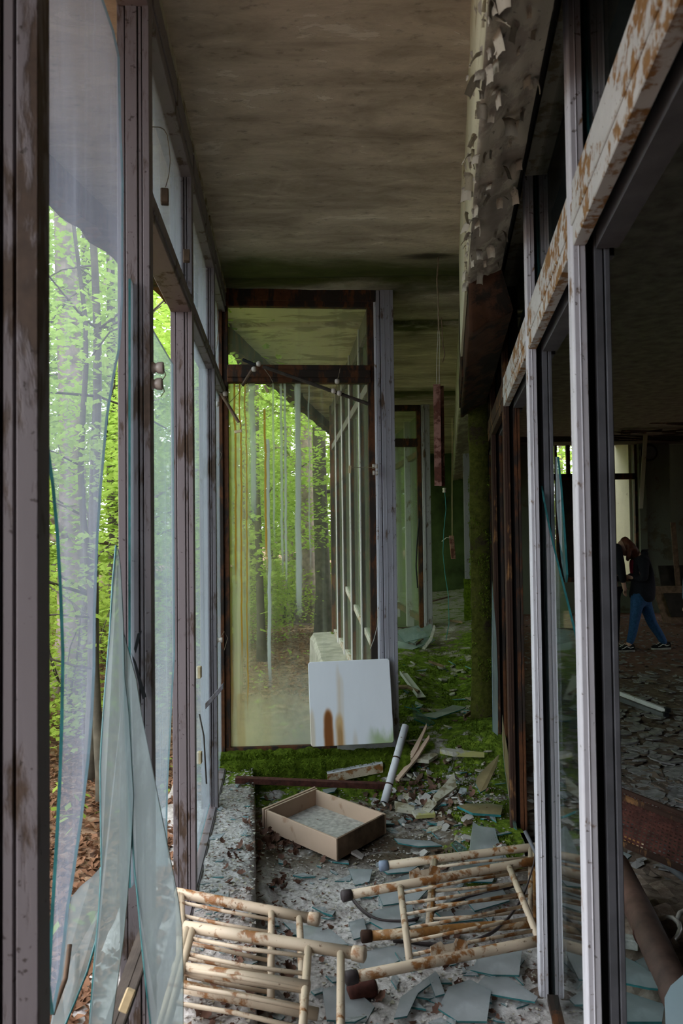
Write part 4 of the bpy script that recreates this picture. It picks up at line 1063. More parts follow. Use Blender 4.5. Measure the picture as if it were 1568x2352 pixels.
def stander(X, Y, yaw, mat, legs, hair, lab, elbow_out=.08, tall=1.72):
    k = tall/1.72; Rz = Matrix.Rotation(yaw, 3, 'Z'); z0 = hh(X, Y)
    g = lambda x, y, z: Vector((X, Y, z0))+Rz @ Vector((x, y, z))*k                # x across, y forward
    root = empty('person', (X, Y, z0), lab, 'person')
    J = {'pel': (g(0, 0, .94), .10), 'w': (g(0, 0, 1.12), .09), 'c': (g(0, 0, 1.32), .11), 'n': (g(0, .01, 1.48), .05), 'hd': (g(0, .02, 1.56), .05)}
    E = chain('pel', 'w', 'c', 'n', 'hd')
    for s_, e in (('l', -1), ('r', 1)):
        J.update({s_+'h': (g(.09*e, 0, .88), .085), s_+'k': (g(.10*e, .02, .48), .057), s_+'a': (g(.11*e, 0, .09), .04), s_+'t': (g(.12*e, .07, .04), .03),
                  s_+'s': (g(.17*e, 0, 1.40), .06), s_+'e': (g((.20+elbow_out)*e, -.03, 1.13), .045), s_+'w': (g((.20+elbow_out*.5)*e, .06, .90), .028)})
        E += chain('pel', s_+'h', s_+'k', s_+'a', s_+'t')+chain('c', s_+'s', s_+'e', s_+'w')
        add_hand(J, E, s_+'w', Rz @ Vector((0, .15, -1)), Rz @ Vector((0, -1, 0)), Rz @ Vector((-e, 0, 0)), s_.upper(), .95)
    skin('body', J, E, 'pel', M_['skin'], root, 1)
    Jh = {'hem': (g(0, 0, .80), (.165, .13)), 'w': (g(0, 0, 1.08), (.155, .13)), 'c': (g(0, 0, 1.32), (.165, .14)), 'n': (g(0, 0, 1.46), .08)}
    E = chain('hem', 'w', 'c', 'n')
    for s_, e in (('l', -1), ('r', 1)):
        Jh.update({s_+'s': (g(.17*e, 0, 1.40), .080), s_+'e': (g((.20+elbow_out)*e, -.03, 1.13), .064), s_+'w': (g((.20+elbow_out*.55)*e, .05, .93), .046)}); E += chain('c', s_+'s', s_+'e', s_+'w')
    skin('jacket', Jh, E, 'c', mat, root, 2)
    Jj = {'p': (g(0, 0, .90), (.14, .13))}; E = []
    for s_, e in (('l', -1), ('r', 1)):
        Jj.update({s_+'h': (g(.09*e, 0, .80), .098), s_+'k': (g(.10*e, .02, .48), .072), s_+'c': (g(.11*e, -.01, .28), .064), s_+'a': (g(.11*e, 0, .11), .055)}); E += chain('p', s_+'h', s_+'k', s_+'c', s_+'a')
        hl = g(.11*e, -.07, 0); hl.z = z0+.004; tt = g(.13*e, .19, 0); tt.z = z0+.004; shoe(root, hl, tt, 0)
    skin('trousers', Jj, E, 'p', legs, root, 2)
    fd = Rz @ Vector((0, .95, -.3)).normalized(); sd = Rz @ Vector((1, 0, 0)); ud = sd.cross(fd)
    if ud.z < 0: ud = -ud
    face(root, g(0, .03, 1.60), fd, sd, ud, k)
    skin('hair', {'a': (g(0, .01, 1.66), (.085, .09)), 'b': (g(0, -.03, 1.60), (.088, .08)), 'c': (g(0, -.04, 1.53), .055)}, chain('a', 'b', 'c'), 'b', hair, root, 2)
    return root
p = pz(1398, 1492, 0)
stander(p.x, p.y, radians(-60), M_['hoodie'], M_['hoodie'], M_['hair'], 'dark clothed person half hidden behind the near white mullion', .05, 1.70)
stander(pz(1640, 1600, 0).x, pz(1640, 1600, 0).y, radians(20), M_['greyknit'], M_['jeans'], M_['hair'], 'person in a blue grey top cut off by right picture edge', .10, 1.72)

# ------------------------------------------------------------------ bed ends
def bed_end(lab, P1, Q1, P2, Q2, cross, leg_mats, caps=True, nsp=6, zlift=0, brackets=()):
    """two tube legs P1-Q1 and P2-Q2, crossbars at the fractions in cross, thin bars between the inner two"""
    r = empty('bed_end', (P1+P2)/2*1.0, lab, 'bed frame', 'tubular bed ends thrown on the corridor floor')
    legs = []
    for (a, b, mt) in ((P1, Q1, leg_mats[0]), (P2, Q2, leg_mats[1])):
        o = MB().tube([a, a*.66+b*.34, a*.33+b*.67, b], .0185, 14).build('leg', M_[mt], r, True); legs.append(o)
        d = (b-a).normalized()
        if caps:
            m = MB(); m.tube([a-d*.030, a-d*.026, a-d*.008, a+d*.012], [.017, .0235, .0235, .0215], 14)
            m.build('foot_cap', M_['rubber' if caps == 1 else 'rust'], o, True)
    at = lambda f1, u: (P1+(Q1-P1)*f1)*(1-u)+(P2+(Q2-P2)*f1)*u
    for k, (f1, f2) in enumerate(cross):
        a = P1+(Q1-P1)*f1; b = P2+(Q2-P2)*f2
        MB().tube([a, a*.5+b*.5+UP*.002, b], .0125, 12).build('crossbar', M_['cream' if k % 2 == 0 else leg_mats[1]], r, True)
    i0, i1 = cross[1] if len(cross) > 2 else cross[0], cross[2] if len(cross) > 2 else cross[1]
    n = nsp
    for k in range(n):
        u = (k+.75)/(n+.5)
        a = (P1+(Q1-P1)*i0[0])*(1-u)+(P2+(Q2-P2)*i0[1])*u; b = (P1+(Q1-P1)*i1[0])*(1-u)+(P2+(Q2-P2)*i1[1])*u
        a = a+UP*.004*rnd.uniform(-1, 1); b = b+UP*.004*rnd.uniform(-1, 1)
        MB().tube([a, a*.5+b*.5+Vector((0, .006*rnd.uniform(-1, 1), .006*rnd.uniform(-1, 1))), b], .0066, 8).build('bar', M_[leg_mats[1] if k % 2 else 'cream'], r, True)
    for (leg, f) in brackets:
        a, b = ((P1, Q1), (P2, Q2))[leg]; d = (b-a).normalized(); c = a+(b-a)*f; s_ = (P2-P1).normalized()*(-1 if leg == 0 else -1)
        v = (UP*.8-s_*.0+s_*.5).normalized()
        m = MB(); pr = [(0, 0), (.14, 0), (.14, .03), (.10, .045), (.09, .032), (.05, .032), (.04, .045), (.0, .035)]
        m.prism([c+d*(x-.07)+v*(y+.012) for x, y in pr], d.cross(v).normalized()*.004); m.build('hook_plate', M_['cream'], r)
    return r
CC = fl
zC = .05
bed_end('farther bed end of the right pair, its leg with a blue grey cap', pz(885, 1988, zC+.04), pz(1300, 1936, zC+.10), pz(846, 2150, zC), pz(1320, 2112, zC), [(.26, .28), (.27, .29), (.86, .83), (.861, .831)][:2]+[(.80, .78), (.82, .80)], ('cream', 'creamrust'), 1, 5)
bc = [q for q in C.objects if q.name.startswith('bed_end')][-1]
M_['capblue'] = m_plain('blue_grey_plastic_cap', (0.22, 0.26, 0.34), .2, 20, .5)
for q, mt in zip([c for c in bc.children if c.name.startswith('leg')], ('capblue', 'rust')):
    for c in q.children: c.data.materials[0] = M_[mt]
zD = .125
bed_end('nearer bed end of the right pair, standing over the other one', pz(800, 2056, zD), pz(1330, 1958, zD+.02), pz(812, 2244, zD-.02), pz(1335, 2142, zD-.01), [(.205, .23), (.207, .232), (.67, .80), (.672, .802)], ('cream', 'cream'), 1, 6, brackets=((0, .31), (1, .40)))
zA = .20
bed_end('farther bed end of the left pair, poking out through the window', pz(404, 2050, zA+.05), pz(716, 2110, zA), pz(408, 2264, zA+.02), pz(730, 2330, zA-.03), [(.02, .02), (.04, .04), (.71, .67), (.91, .90)], ('cream', 'cream'), 0, 6)
o = [q for q in C.objects if q.name.startswith('bed_end')][-1]
def cap_on(o_, a, d, mat):
    MB().tube([a-d*.012, a+d*.008, a+d*.026, a+d*.030], [.0215, .0235, .0235, .017], 14).build('foot_cap', M_[mat], o_, True)
cap_on(o, pz(716, 2110, zA), (pz(716, 2110, zA)-pz(404, 2050, zA+.05)).normalized(), 'cream')
zB = .30
P1, Q1 = pz(424, 2128, zB), pz(818, 2190, zB); off_ = Vector((.02, -.56, -.05))
bed_end('nearest bed end of all, lying on the others at lower left', P1, Q1, P1+off_, Q1+off_, [(.02, .02), (.05, .05), (.735, .70), (.915, .88)], ('cream', 'cream'), 0, 7)
o = [q for q in C.objects if q.name.startswith('bed_end')][-1]
cap_on(o, Q1, (Q1-P1).normalized(), 'cream')
a = P1*.66+(P1+off_)*.34
MB().tube([a+Vector((0, 0, -.01)), a+(Q1-P1)*.74], .0185, 14).build('middle_rail', M_['cream'], o, True)
# ------------------------------------------------------------------ drawer
F, Lc, Rc = fl(773, 1978, .0), fl(609, 1906), fl(887, 1914)
zz = max(F.z, Lc.z, Rc.z)-.004
F, Lc, Rc = [Vector((p.x, p.y, zz)) for p in (pz(773, 1978, zz), pz(609, 1906, zz), pz(887, 1914, zz))]
eu, ev = (Lc-F), (Rc-F); B = Lc+ev; hd_ = .105; th = .013
dr = empty('drawer', F, 'empty shallow wooden drawer lying on corridor floor', 'drawer')
u, v = eu.normalized(), ev.normalized()
MB().box(F, eu, v*th, UP*hd_).build('side_board', M_['wood'], dr, bevel=.0015)
MB().box(Rc, eu, -v*th, UP*hd_*.97).build('side_board', M_['wood'], dr, bevel=.0015)
MB().box(F+v*th, v*(ev.length-2*th), u*th, UP*hd_*.98).build('back_board', M_['wooddark'], dr, bevel=.0015)
m = MB(); m.box(Lc-u*th-v*.004, ev+v*.008, u*th, UP*hd_*1.02); m.box(Lc+u*.003-v*.008, ev+v*.016, u*.016, UP*(hd_*1.06)); m.build('front_panel', M_['wood'], dr, bevel=.0015)
MB().box(F+u*.01+v*.01+UP*.012, eu-u*.02, ev-v*.02, UP*.006).build('bottom_board', M_['chip'], dr)

# ------------------------------------------------------------------ white panel with rust runs
t = NT('white_enamel_with_rust_runs'); s_ = t.sep(t.co('Object')); x, z = s_[0], s_[2]
n = t.noise(6, 6, t.co('Object', (1, 1, .3)), .6)
colr = t.mix(n, (0.72, 0.71, 0.74), (0.84, 0.83, 0.86))
xw = t.math('ADD', x, t.math('MULTIPLY', t.math('SUBTRACT', t.noise(14, 3, t.co('Object', (1, 1, .25))), .5), .02))
def runm(x0, w, z1, soft, k):
    dxx = t.math('MULTIPLY', t.math('SUBTRACT', xw, x0), 1/w); dz = t.math('MULTIPLY', t.math('MAXIMUM', t.math('SUBTRACT', z, z1-.06), 0.0), 1/.06)
    r = t.math('SQRT', t.math('ADD', t.math('MULTIPLY', dxx, dxx), t.math('MULTIPLY', dz, dz)))
    return t.math('MULTIPLY', t.math('SUBTRACT', 1.0, t.step(r, 1-soft, 1+soft)), k)
for (x0, w, z1, so, k, c) in ((.20, .018, .43, .5, .28, (.62, .42, .18)), (.012, .016, .22, .6, .5, (.66, .45, .18)), (.155, .055, .12, .9, .18, (.6, .4, .2)), (.165, .018, .43, .7, .0, (.7, .5, .2)), (.185, .024, .19, .5, .85, (.60, .33, .10)), (.115, .030, .225, .35, .95, (.50, .22, .05)), (.115, .026, .215, .35, .95, (.20, .06, .012)), (.185, .014, .12, .6, .8, (.30, .12, .03)), (.28, .014, .07, .8, .4, (.6, .45, .25)), (.185, .012, .485, .8, .3, (.62, .42, .2))):
    colr = t.mix(runm(x0, w, z1, so, k), colr, c)
g = t.step(t.math('ADD', t.math('MULTIPLY', t.noise(22, 4, t.co('Object', (1, 1, .25))), .16), t.math('MULTIPLY', z, -1)), -.03, .06)
g = t.math('MULTIPLY', g, t.math('MULTIPLY', t.step(x, .33, .42), .75)); colr = t.mix(g, colr, (.24, .34, .07))
t.pbr(colr, .35, None, 0, .4); M_['enamel'] = t.mat
bl, br = WP(.525, -.10, .226), None
bl = pixY(714, 1716, 4.80); br = pixY(905, 1706, 4.83); tl = pixY(708, 1521, 4.885); trr = pixY(896, 1514, 4.90)
m = MB(); 
wd_, hg_ = (br-bl).length, (tl-bl).length
m.prism([Vector((.012, 0, 0)), Vector((wd_-.012, 0, 0)), Vector((wd_, 0, .012)), Vector((wd_, 0, hg_-.012)), Vector((wd_-.012, 0, hg_)), Vector((.012, 0, hg_)), Vector((0, 0, hg_-.012)), Vector((0, 0, .012))], Vector((0, .022, 0)))
wp = m.build('enamel_panel', M_['enamel'], None, origin=Vector((0, 0, 0)), bevel=.003)
ex = (br-bl).normalized(); ez = (tl-bl); ez = (ez-ex*ez.dot(ex)).normalized(); ey = ez.cross(ex)
wp.matrix_world = Matrix(((ex.x, ey.x, ez.x, bl.x), (ex.y, ey.y, ez.y, bl.y), (ex.z, ey.z, ez.z, bl.z), (0, 0, 0, 1)))
tag(wp, 'square white enamel panel with rust runs leaning on middle window', 'panel')

# ------------------------------------------------------------------ things lying about
def thing(o, lab, cat, group=None): return tag(o, lab, cat, group)
a, b = fl(882, 1852, .022), pixY(931, 1667, 4.72)
m = MB(); m.tube([a, a*.5+b*.5, b], .0225, 16, cap=True)
pi_ = m.build('pipe', M_['pipewhite'], None, True); thing(pi_, 'white tube with rust rings leaning on the mossy kerb', 'pipe')
d_ = (b-a).normalized()
for f in (.22, .56): MB().tube([a+(b-a)*f-d_*.004, a+(b-a)*f+d_*.004], .0238, 16).build('rust_ring', M_['rust'], pi_, True)
MB().tube([a-d_*.002, a+d_*.004], .017, 14).build('pipe_mouth', M_['black'], pi_)
# white box profile
a, b = fl(752, 1812, .085), fl(880, 1790, .095); e = b-a; sd = Vector((-e.y, e.x, 0)).normalized()
m = MB(); m.box(a, e, sd*.07, UP*.006); m.box(a-UP*.055, e, sd*.005, UP*.056, 1); m.box(a-UP*.055+sd*.065, e, sd*.005, UP*.052)
thing(m.build('metal_channel', [M_['pipewhite'], M_['cream']], None, bevel=.002), 'short white box channel lying below the enamel panel', 'channel')
a, b = Vector(pz(540, 1792, .185)), fl(892, 1818, .03); m = MB(); e = b-a; m.box(a, e, Vector((0, .045, 0)), UP*.012); m.box(a, e, Vector((0, .006, 0)), UP*-.02)
thing(m.build('rusty_strip', M_['meshrust'], None), 'long dark rusty strip bridging from ledge to floor below the kerb', 'strip')
def slabpoly(name, pts, th, mat, lab, cat, tilt=(0, 0), dz=.0, group=None, me=None, parent=None):
    P = [fl(*p) for p in pts]; c = sum(P, Vector())/len(P)
    zc = max(p.z for p in P)*.6+c.z*.4+dz
    P = [Vector((p.x, p.y, zc+(p.x-c.x)*tilt[0]+(p.y-c.y)*tilt[1]+.002*rnd.random())) for p in P]
    m = MB()
    if me is None: m.prism(P, UP*th); o_ = m.build(name, M_[mat], parent)
    else: m.prism(P, UP*th, 0, 1); o_ = m.build(name, [M_[mat], M_[me]], parent)
    if lab: thing(o_, lab, cat, group)
    return o_
slabpoly('board', [(1010, 1748), (1040, 1760), (1112, 1740), (1110, 1722), (1060, 1728), (1016, 1733)], .028, 'lichen', 'thick board crusted with yellow lichen on the moss', 'board', (0, .12), .03)
slabpoly('board', [(952, 1772), (985, 1778), (1005, 1752), (1000, 1742), (972, 1748)], .02, 'plaster', 'crumbling board piece just left of the lichen board', 'board', (.1, .1), .02)
slabpoly('board', [(995, 1850), (1002, 1862), (1049, 1822), (1043, 1808), (1020, 1822)], .022, 'plaster', 'long yellowed board piece slanting right of the white tube foot', 'board', (0, .15), .02)
slabpoly('board', [(906, 1866), (908, 1877), (952, 1876), (951, 1862)], .02, 'plaster', 'small rectangular board piece behind the drawer corner', 'board', (0, .1), .012)
slabpoly('board', [(946, 1885), (955, 1894), (1000, 1880), (992, 1868), (965, 1874)], .018, 'lichen', 'small pale yellow board piece in front of the longer slanting one', 'board', (0, .15), .014)
slabpoly('board', [(968, 1878), (985, 1882), (1004, 1862), (985, 1852)], .012, 'plaster', 'greyish board scrap between the two pale board pieces', 'board', (.1, .2), .02)
slabpoly('glass_slab', [(1050, 1874), (1085, 1888), (1150, 1882), (1155, 1866), (1130, 1860), (1070, 1866)], .012, 'shardrust', 'long whitish rust edged shard lying at the partition foot', 'glass shard', (0, .1), .02, None, 'edge')
# wood splinters beside the tube
for (p0, p1, w, l1, lab) in (((908, 1800), (986, 1722), .045, .09, 'pale splintered wood strip leaning right of the white tube'), ((920, 1790), (980, 1712), .03, .13, 'thinner brown splinter behind the pale wood strip')):
    a, b = fl(*p0, .01), fl(*p1, l1); e = b-a; sd = Vector((-e.y, e.x, 0)).normalized()
    sd = -sd if sd.x < 0 else sd
    m = MB().prism([a, a+sd*w*.7, a+e*.5+sd*w, a+e*.93+sd*w*.5, b, a+e*.8+sd*.0, a+e*.4-sd*.006], UP*.014)
    thing(m.build('wood_splinter', M_['wood'], None), lab, 'wood')
# orange-green glass slabs leaning
def lean_poly(name, pts, Y0, Y1, py0, py1, th, mat, lab, cat, group=None, me='edge', parent=None, cut=None):
    """a shard standing or leaning: depth runs from Y0 at row py0 to Y1 at row py1"""
    P = [pixY(px, py, Y0+(Y1-Y0)*(py-py0)/(py1-py0)) for (px, py) in pts]
    c = sum(P, Vector())/len(P); n = Vector()
    for i in range(len(P)): n += (P[i]-c).cross(P[(i+1) % len(P)]-c)
    n.normalize()
    if n.y < 0: n = -n
    m = MB().prism(P, n*th, 0, 1 if me else 0); o_ = m.build(name, [M_[mat], M_[me or mat]], parent)
    if lab: thing(o_, lab, cat, group)
    if cut:
        q = [P[i]+n*th*.3 for i in cut]; MB().tube(q, .0034, 6).build('cut_edge', M_['edge'], o_, True)['label'] = 'teal cut edge'
    return o_
lean_poly('glass_shard', [(1146, 1732), (1140, 1760), (1126, 1790), (1116, 1812), (1102, 1820), (1092, 1800), (1094, 1785), (1115, 1762)], 4.35, 4.0, 1732, 1815, .008, 'shardrust', 'curved orange stained shard leaning towards the rusty mullions', 'glass shard')
lean_poly('glass_shard', [(1153, 1641), (1160, 1690), (1170, 1750), (1178, 1820), (1187, 1905), (1180, 1900), (1168, 1830), (1158, 1760), (1153, 1700)], 4.35, 3.86, 1641, 1905, .006, 'shardrust', 'tall narrow amber shard standing against the rusty mullion', 'glass shard')
lean_poly('glass_shard', [(1171, 1800), (1176, 1815), (1186, 1905), (1179, 1900), (1172, 1850)], 4.1, 3.84, 1800, 1905, .006, 'shardclear', 'thin teal edged sliver in front of the amber shard', 'glass shard')
lean_poly('glass_shard', [(1130, 1335), (1134, 1390), (1139, 1450), (1143, 1560), (1143, 1690), (1131, 1680), (1129, 1500)], 4.95, 4.78, 1335, 1690, .006, 'shard', 'tall pale glass strip standing right of the mossy column', 'glass shard')
lean_poly('glass_shard', [(1086, 1887), (1100, 1897), (1136, 1902), (1142, 1925), (1152, 1950), (1168, 1978), (1120, 1990), (1075, 1985), (1080, 1930)], 3.90, 3.56, 1887, 1990, .006, 'shardfl', 'big grey pointed shard tilted up behind the right bed ends', 'glass shard')
lean_poly('glass_shard', [(1036, 1938), (1046, 1930), (1072, 1950), (1070, 1965), (1050, 1955)], 3.68, 3.6, 1930, 1965, .006, 'shardclear', 'narrow green shard left of the big pointed grey shard', 'glass shard')

# standing shards in the nearest left bay
shA = [(266, 1252), (271, 1262), (276, 1300), (283, 1440), (286, 1560), (295, 1640), (302, 1760), (306, 1830), (300, 1960), (292, 2060), (284, 2150), (270, 2250), (256, 2352), (236, 2500), (150, 2680), (190, 2500), (206, 2352), (216, 2220), (228, 2080), (233, 1990), (231, 1870), (230, 1760), (233, 1700), (240, 1600), (252, 1450), (258, 1340)]
lean_poly('glass_shard', shA, 1.99, 1.62, 1252, 2680, .008, 'shard', 'tall pointed frosty shard standing at left, behind the nearest one', 'glass shard', cut=[16, 17, 18, 19, 20, 21, 22, 23, 24, 25, 0])
shB = [(282, 1448), (288, 1470), (300, 1515), (312, 1560), (324, 1640), (336, 1700), (350, 1770), (364, 1840), (378, 1910), (392, 1980), (408, 2060), (417, 2130), (420, 2230), (420, 2352), (424, 2720), (380, 2740), (346, 2352), (334, 2250), (324, 2150), (316, 2060), (308, 1990), (302, 1900), (297, 1830), (291, 1740), (287, 1640), (284, 1540)]
lean_poly('glass_shard', shB, 1.95, 1.60, 1448, 2740, .008, 'shard', 'nearest tall shard, its broad foot in front of the left bed ends', 'glass shard', cut=[16, 17, 18, 19, 20, 21, 22, 23, 24, 25, 0])
shC = [(231, 1992), (232, 2080), (220, 2160), (200, 2230), (176, 2290), (150, 2352), (120, 2460), (90, 2500), (120, 2330), (140, 2250), (150, 2160), (164, 2060), (185, 2035), (210, 2015)]
lean_poly('glass_shard', shC, 2.02, 1.75, 1992, 2500, .007, 'shard', 'curved low shard at lower left with a scooped upper edge', 'glass shard', cut=[0, 1, 2, 3, 4, 5, 6])
a, b = pixY(326, 2110, 1.98), pixY(205, 2440, 1.72); e = b-a; sd = Vector((.055, -.02, .02))
m = MB().box(a, e, sd, Vector((.01, .025, .01))); m.box(a+sd*.3-Vector((0, .004, 0)), e, sd*.3, Vector((.0, .01, .0)))
thing(m.build('plank', M_['woodgrey'], None, bevel=.002), 'dark weathered plank leaning between the standing shards', 'plank')
c = pixY(292, 2298, 1.66)
thing(MB().cbox(c, .021, .016, .048, Matrix.Rotation(radians(22), 3, 'Y')).build('wood_block', M_['block'], None, bevel=.003), 'small pale yellow wood block wedged among the left shards', 'block')
a, b = pixY(160, 2170, 1.9), pixY(120, 2330, 1.8)
thing(MB().tube([a, a*.5+b*.5+Vector((.01, 0, 0)), b], .006, 7).build('twig', M_['wooddark'], None, True), 'short dark stick crossing the low left shard', 'twig')
# dark flaps of broken putty on the second post
for (pts, lab) in (([(316, 1455), (326, 1448), (312, 1500), (308, 1490)], 'small dark strip of torn putty on the second post'), ([(302, 1500), (312, 1520), (336, 1600), (328, 1606)], 'long dark strip of torn putty hanging off the second post')):
    P = [pplane(px, py, LP(2.06, 0, 0), dL) for px, py in pts]
    thing(MB().prism(P, -dL*.004).build('putty_strip', M_['black'], None), lab, 'putty')
# insulators on posts
def spool(c, ax, r=.017, L=.05, mat='porcelain'):
    ax = Vector(ax).normalized()
    return MB().tube([c-ax*L/2, c-ax*L*.45, c-ax*L*.12, c, c+ax*L*.12, c+ax*L*.45, c+ax*L/2], [r*.85, r, r*.92, r*.7, r*.92, r, r*.85], 12)
for (px, py, lab) in ((358, 845, 'upper porcelain spool on the second left post'), (355, 882, 'lower porcelain spool on the second left post')):
    c = pplane(px, py, LP(2.1, 0, 0), dL)
    o_ = spool(c, nL, .017, .042, 'block').build('insulator', M_['porcelain'], None, True); thing(o_, lab, 'insulator')
    MB().tube([c-nL*.02, c-nL*.026-UP*.02, c-nL*.016-UP*.035], .0015, 5).build('wire', M_['string'], o_)
for (px, py, Y, lab) in ((378, 452, 2.9, 'brown wood block on the sloping transom of the left wall'), (428, 588, 2.98, 'brown wood block at the transom end by the third post')):
    c = pplane(px, py, LP(0, .345, 0), nL)
    thing(MB().cbox(c, .025, .03, .045, Matrix.Rotation(.2, 3, 'Z')).build('wood_block', M_['wooddark'], None, bevel=.003), lab, 'block')
for (px, py, lab) in ((489, 1047, 'white porcelain spool low on the fourth left post'), (503, 1470, 'spool with bent wire near the foot of corner frame')):
    c = pplane(px, py, LP(4.55, 0, 0), dL)
    o_ = spool(c, nL, .015, .04).build('insulator', M_['porcelain'], None, True); thing(o_, lab, 'insulator')
    MB().tube([c, c-nL*.03+UP*.05, c-nL*.05+UP*.01, c-nL*.03-UP*.06], .0016, 5).build('wire', M_['string'], o_)
for (px, py, lab) in ((457, 1544, 'upper pale wood chock behind the third left post'), (458, 1740, 'lower pale wood chock behind the third left post')):
    c = pplane(px, py, LP(3.6, 0, 0), dL)
    thing(MB().cbox(c, .022, .03, .055).build('wood_block', M_['block'], None, bevel=.003), lab, 'block')
c0 = pplane(471, 1630, LP(3.9, 0, 0), dL)
thing(MB().box(c0, nL*-.09+UP*.10, Vector((0, .03, 0)), UP*.03).build('broken_rail', M_['frame'], None, bevel=.002), 'broken rail stub tilted between third and fourth left posts', 'rail')
c0 = pplane(458, 1690, LP(3.6, 0, 0), dL); c1 = pplane(474, 1800, LP(3.6, 0, 0), dL)
thing(MB().tube([c0+UP*.1, c0+Vector((.02, 0, .0)), c0*.5+c1*.5+Vector((.01, 0, 0)), c1], .004, 6).build('twig', M_['woodgrey'], None, True), 'dry creeper stem hanging at the third left post', 'twig')

# string of slats and wooden beads hung across the middle window
def stick(p0, p1, r, lab, Y=4.78, mat='woodgrey'):
    a, b = pixY(*p0, Y), pixY(*p1, Y)
    k = 6; pts = [a+(b-a)*i/k+Vector((.004*nz(i, 1), 0, .004*nz(i, 7))) for i in range(k+1)]
    o_ = MB().tube(pts, [r*(.9+.25*nz(i*1.7, p0[0])) for i in range(k+1)], 7).build('stick', M_[mat], None); return thing(o_, lab, 'stick')
stick((486, 822), (497, 894), .013, 'bark covered stick hanging at the window corner', 4.72)
stick((507, 903), (548, 970), .012, 'split stick dangling over the left frame of middle window', 4.76, 'wooddark')
stick((581, 846), (556, 886), .012, 'short dark stick below the knot of beads', 4.82, 'wooddark')
stick((557, 826), (586, 838), .011, 'charred stick end jutting left from the bead knot', 4.82, 'black')
stick((604, 842), (846, 928), .014, 'long green grey stick slanting across the middle window', 4.80)
for (px, py, Y, lab) in ((594, 836, 4.80, 'right bead of pair at window transom'), (583, 848, 4.79, 'left bead of pair at window transom'), (498, 928, 4.76, 'white bead hanging at window corner'), (517, 904, 4.75, 'bead at top of the split stick'), (766, 898, 4.78, 'left bead near the long stick\'s right end'), (779, 903, 4.78, 'right bead near the long stick\'s right end'), (774, 876, 4.80, 'brown bead hanging on string below the transom')):
    c = pixY(px, py, Y)
    o_ = MB().tube([c-Vector((0, 0, .016)), c-Vector((0, 0, .012)), c, c+Vector((0, 0, .012)), c+Vector((0, 0, .016))], [.007, .014, .017, .014, .007], 12).build('bead', M_['porcelain'], None, True); thing(o_, lab, 'bead')
for (p0, Y, ang, lab) in ((((547, 991)), 4.78, 80, 'small wooden tag hanging lowest over the stained glass'), ((611, 893), 4.80, 25, 'small wooden tag hanging below the bead knot'), ((803, 1078), 4.86, 5, 'wooden tag on a wire near the grey column')):
    c = pixY(p0[0], p0[1], Y)
    o_ = MB().cbox(c, .018, .012, .048, Matrix.Rotation(radians(ang if ang != 25 else -25), 3, 'Y')).build('wooden_tag', M_['block'], None, bevel=.002); thing(o_, lab, 'tag')
def cord(pts, r, mat, lab, cat='string', Y=None):
    P = [pixY(p[0], p[1], p[2] if len(p) > 2 else Y) for p in pts]
    m = MB(); Q = []
    for i in range(len(P)-1):
        for k in range(5): Q.append(P[i]+(P[i+1]-P[i])*k/5+Vector((.003*nz(i, k*.7), 0, .003*nz(k*.7, i))))
    Q.append(P[-1]); return thing(m.tube(Q, r, 6).build(cat if cat != 'string' else 'string', M_[mat], None, True), lab, cat)
cord([(500, 640), (499, 700), (501, 760), (497, 800), (490, 830)], .003, 'string', 'knotted string hanging from the ceiling at window corner', Y=4.72)
cord([(497, 880), (505, 905), (517, 904)], .003, 'string', 'string joining the two corner sticks', Y=4.74)
cord([(556, 886), (546, 905), (527, 925), (517, 906)], .002, 'string', 'string from the short dark stick to the split stick', Y=4.78)
cord([(603, 842), (620, 865), (627, 880), (615, 890)], .002, 'string', 'string between bead knot and its wooden tag', Y=4.80)
cord([(548, 968), (556, 978), (549, 990)], .002, 'string', 'string holding the lowest wooden tag', Y=4.78)
cord([(781, 846), (777, 865), (774, 880), (770, 892)], .002, 'string', 'double string under the transom at right', Y=4.80)
cord([(803, 1074), (835, 1073), (860, 1074)], .0022, 'string', 'wire from wooden tag to the grey column', 'wire', Y=4.86)
for (px, py, lab) in ((861, 1071, 'upper porcelain knob on the grey column'), (862, 1086, 'lower porcelain knob on the grey column')):
    c = pixY(px, py, 4.90); thing(spool(c, (1, 0, 0), .015, .035).build('insulator', M_['porcelain'], None, True), lab, 'insulator')
cord([(868, 1395), (866, 1440), (858, 1470), (850, 1490)], .002, 'wire', 'pale bent wire on the grey column near the panel', 'wire', Y=4.90)

# rusty tubes hung from the ceiling
p = pixY(1005, 590, 4.38); P = Vector((p.x, p.y, CEIL))
top, bot = pixY(1005, 884, 4.38), pixY(1008, 1116, 4.38)
m = MB()
for k, z in enumerate(fr(bot.z, top.z, .03)):
    c = bot+(top-bot)*((z-bot.z)/(top.z-bot.z)); q = .003*nz(z*20, 1)
    for (a, b) in ((-.028, -.02), (.012, -.02), (.012, .03), (.038, .03), (.038, .035), (.006, .035), (.006, -.014), (-.028, -.014)): m.v.append(c+Vector((a+q*nz(z*30, a*90)*2, b, 0)))
nz_ = len(m.v)//8
for j in range(nz_-1):
    for i in range(8):
        a = j*8+i; b = j*8+(i+1) % 8; m.f.append((a, b, b+8, a+8)); m.m.append(0)
m.f += [tuple(range(8))[::-1], tuple((nz_-1)*8+i for i in range(8))]; m.m += [0, 0]
M_['rustpink'] = m_paint('flaking_red_rust', (0.30, 0.155, 0.12), (0.10, 0.035, 0.022), 0.50, 16, .9, (1, 1, 1))
thing(m.build('rusty_bar', M_['rustpink'], None), 'long rusty angle bar hanging by wires from ceiling', 'bar')
cord([(1007, 588, 4.38), (1003, 640, 4.38), (1006, 700, 4.38), (1007, 760, 4.38)], .0045, 'string', 'twisted old flex hanging out of ceiling hole', 'cable')
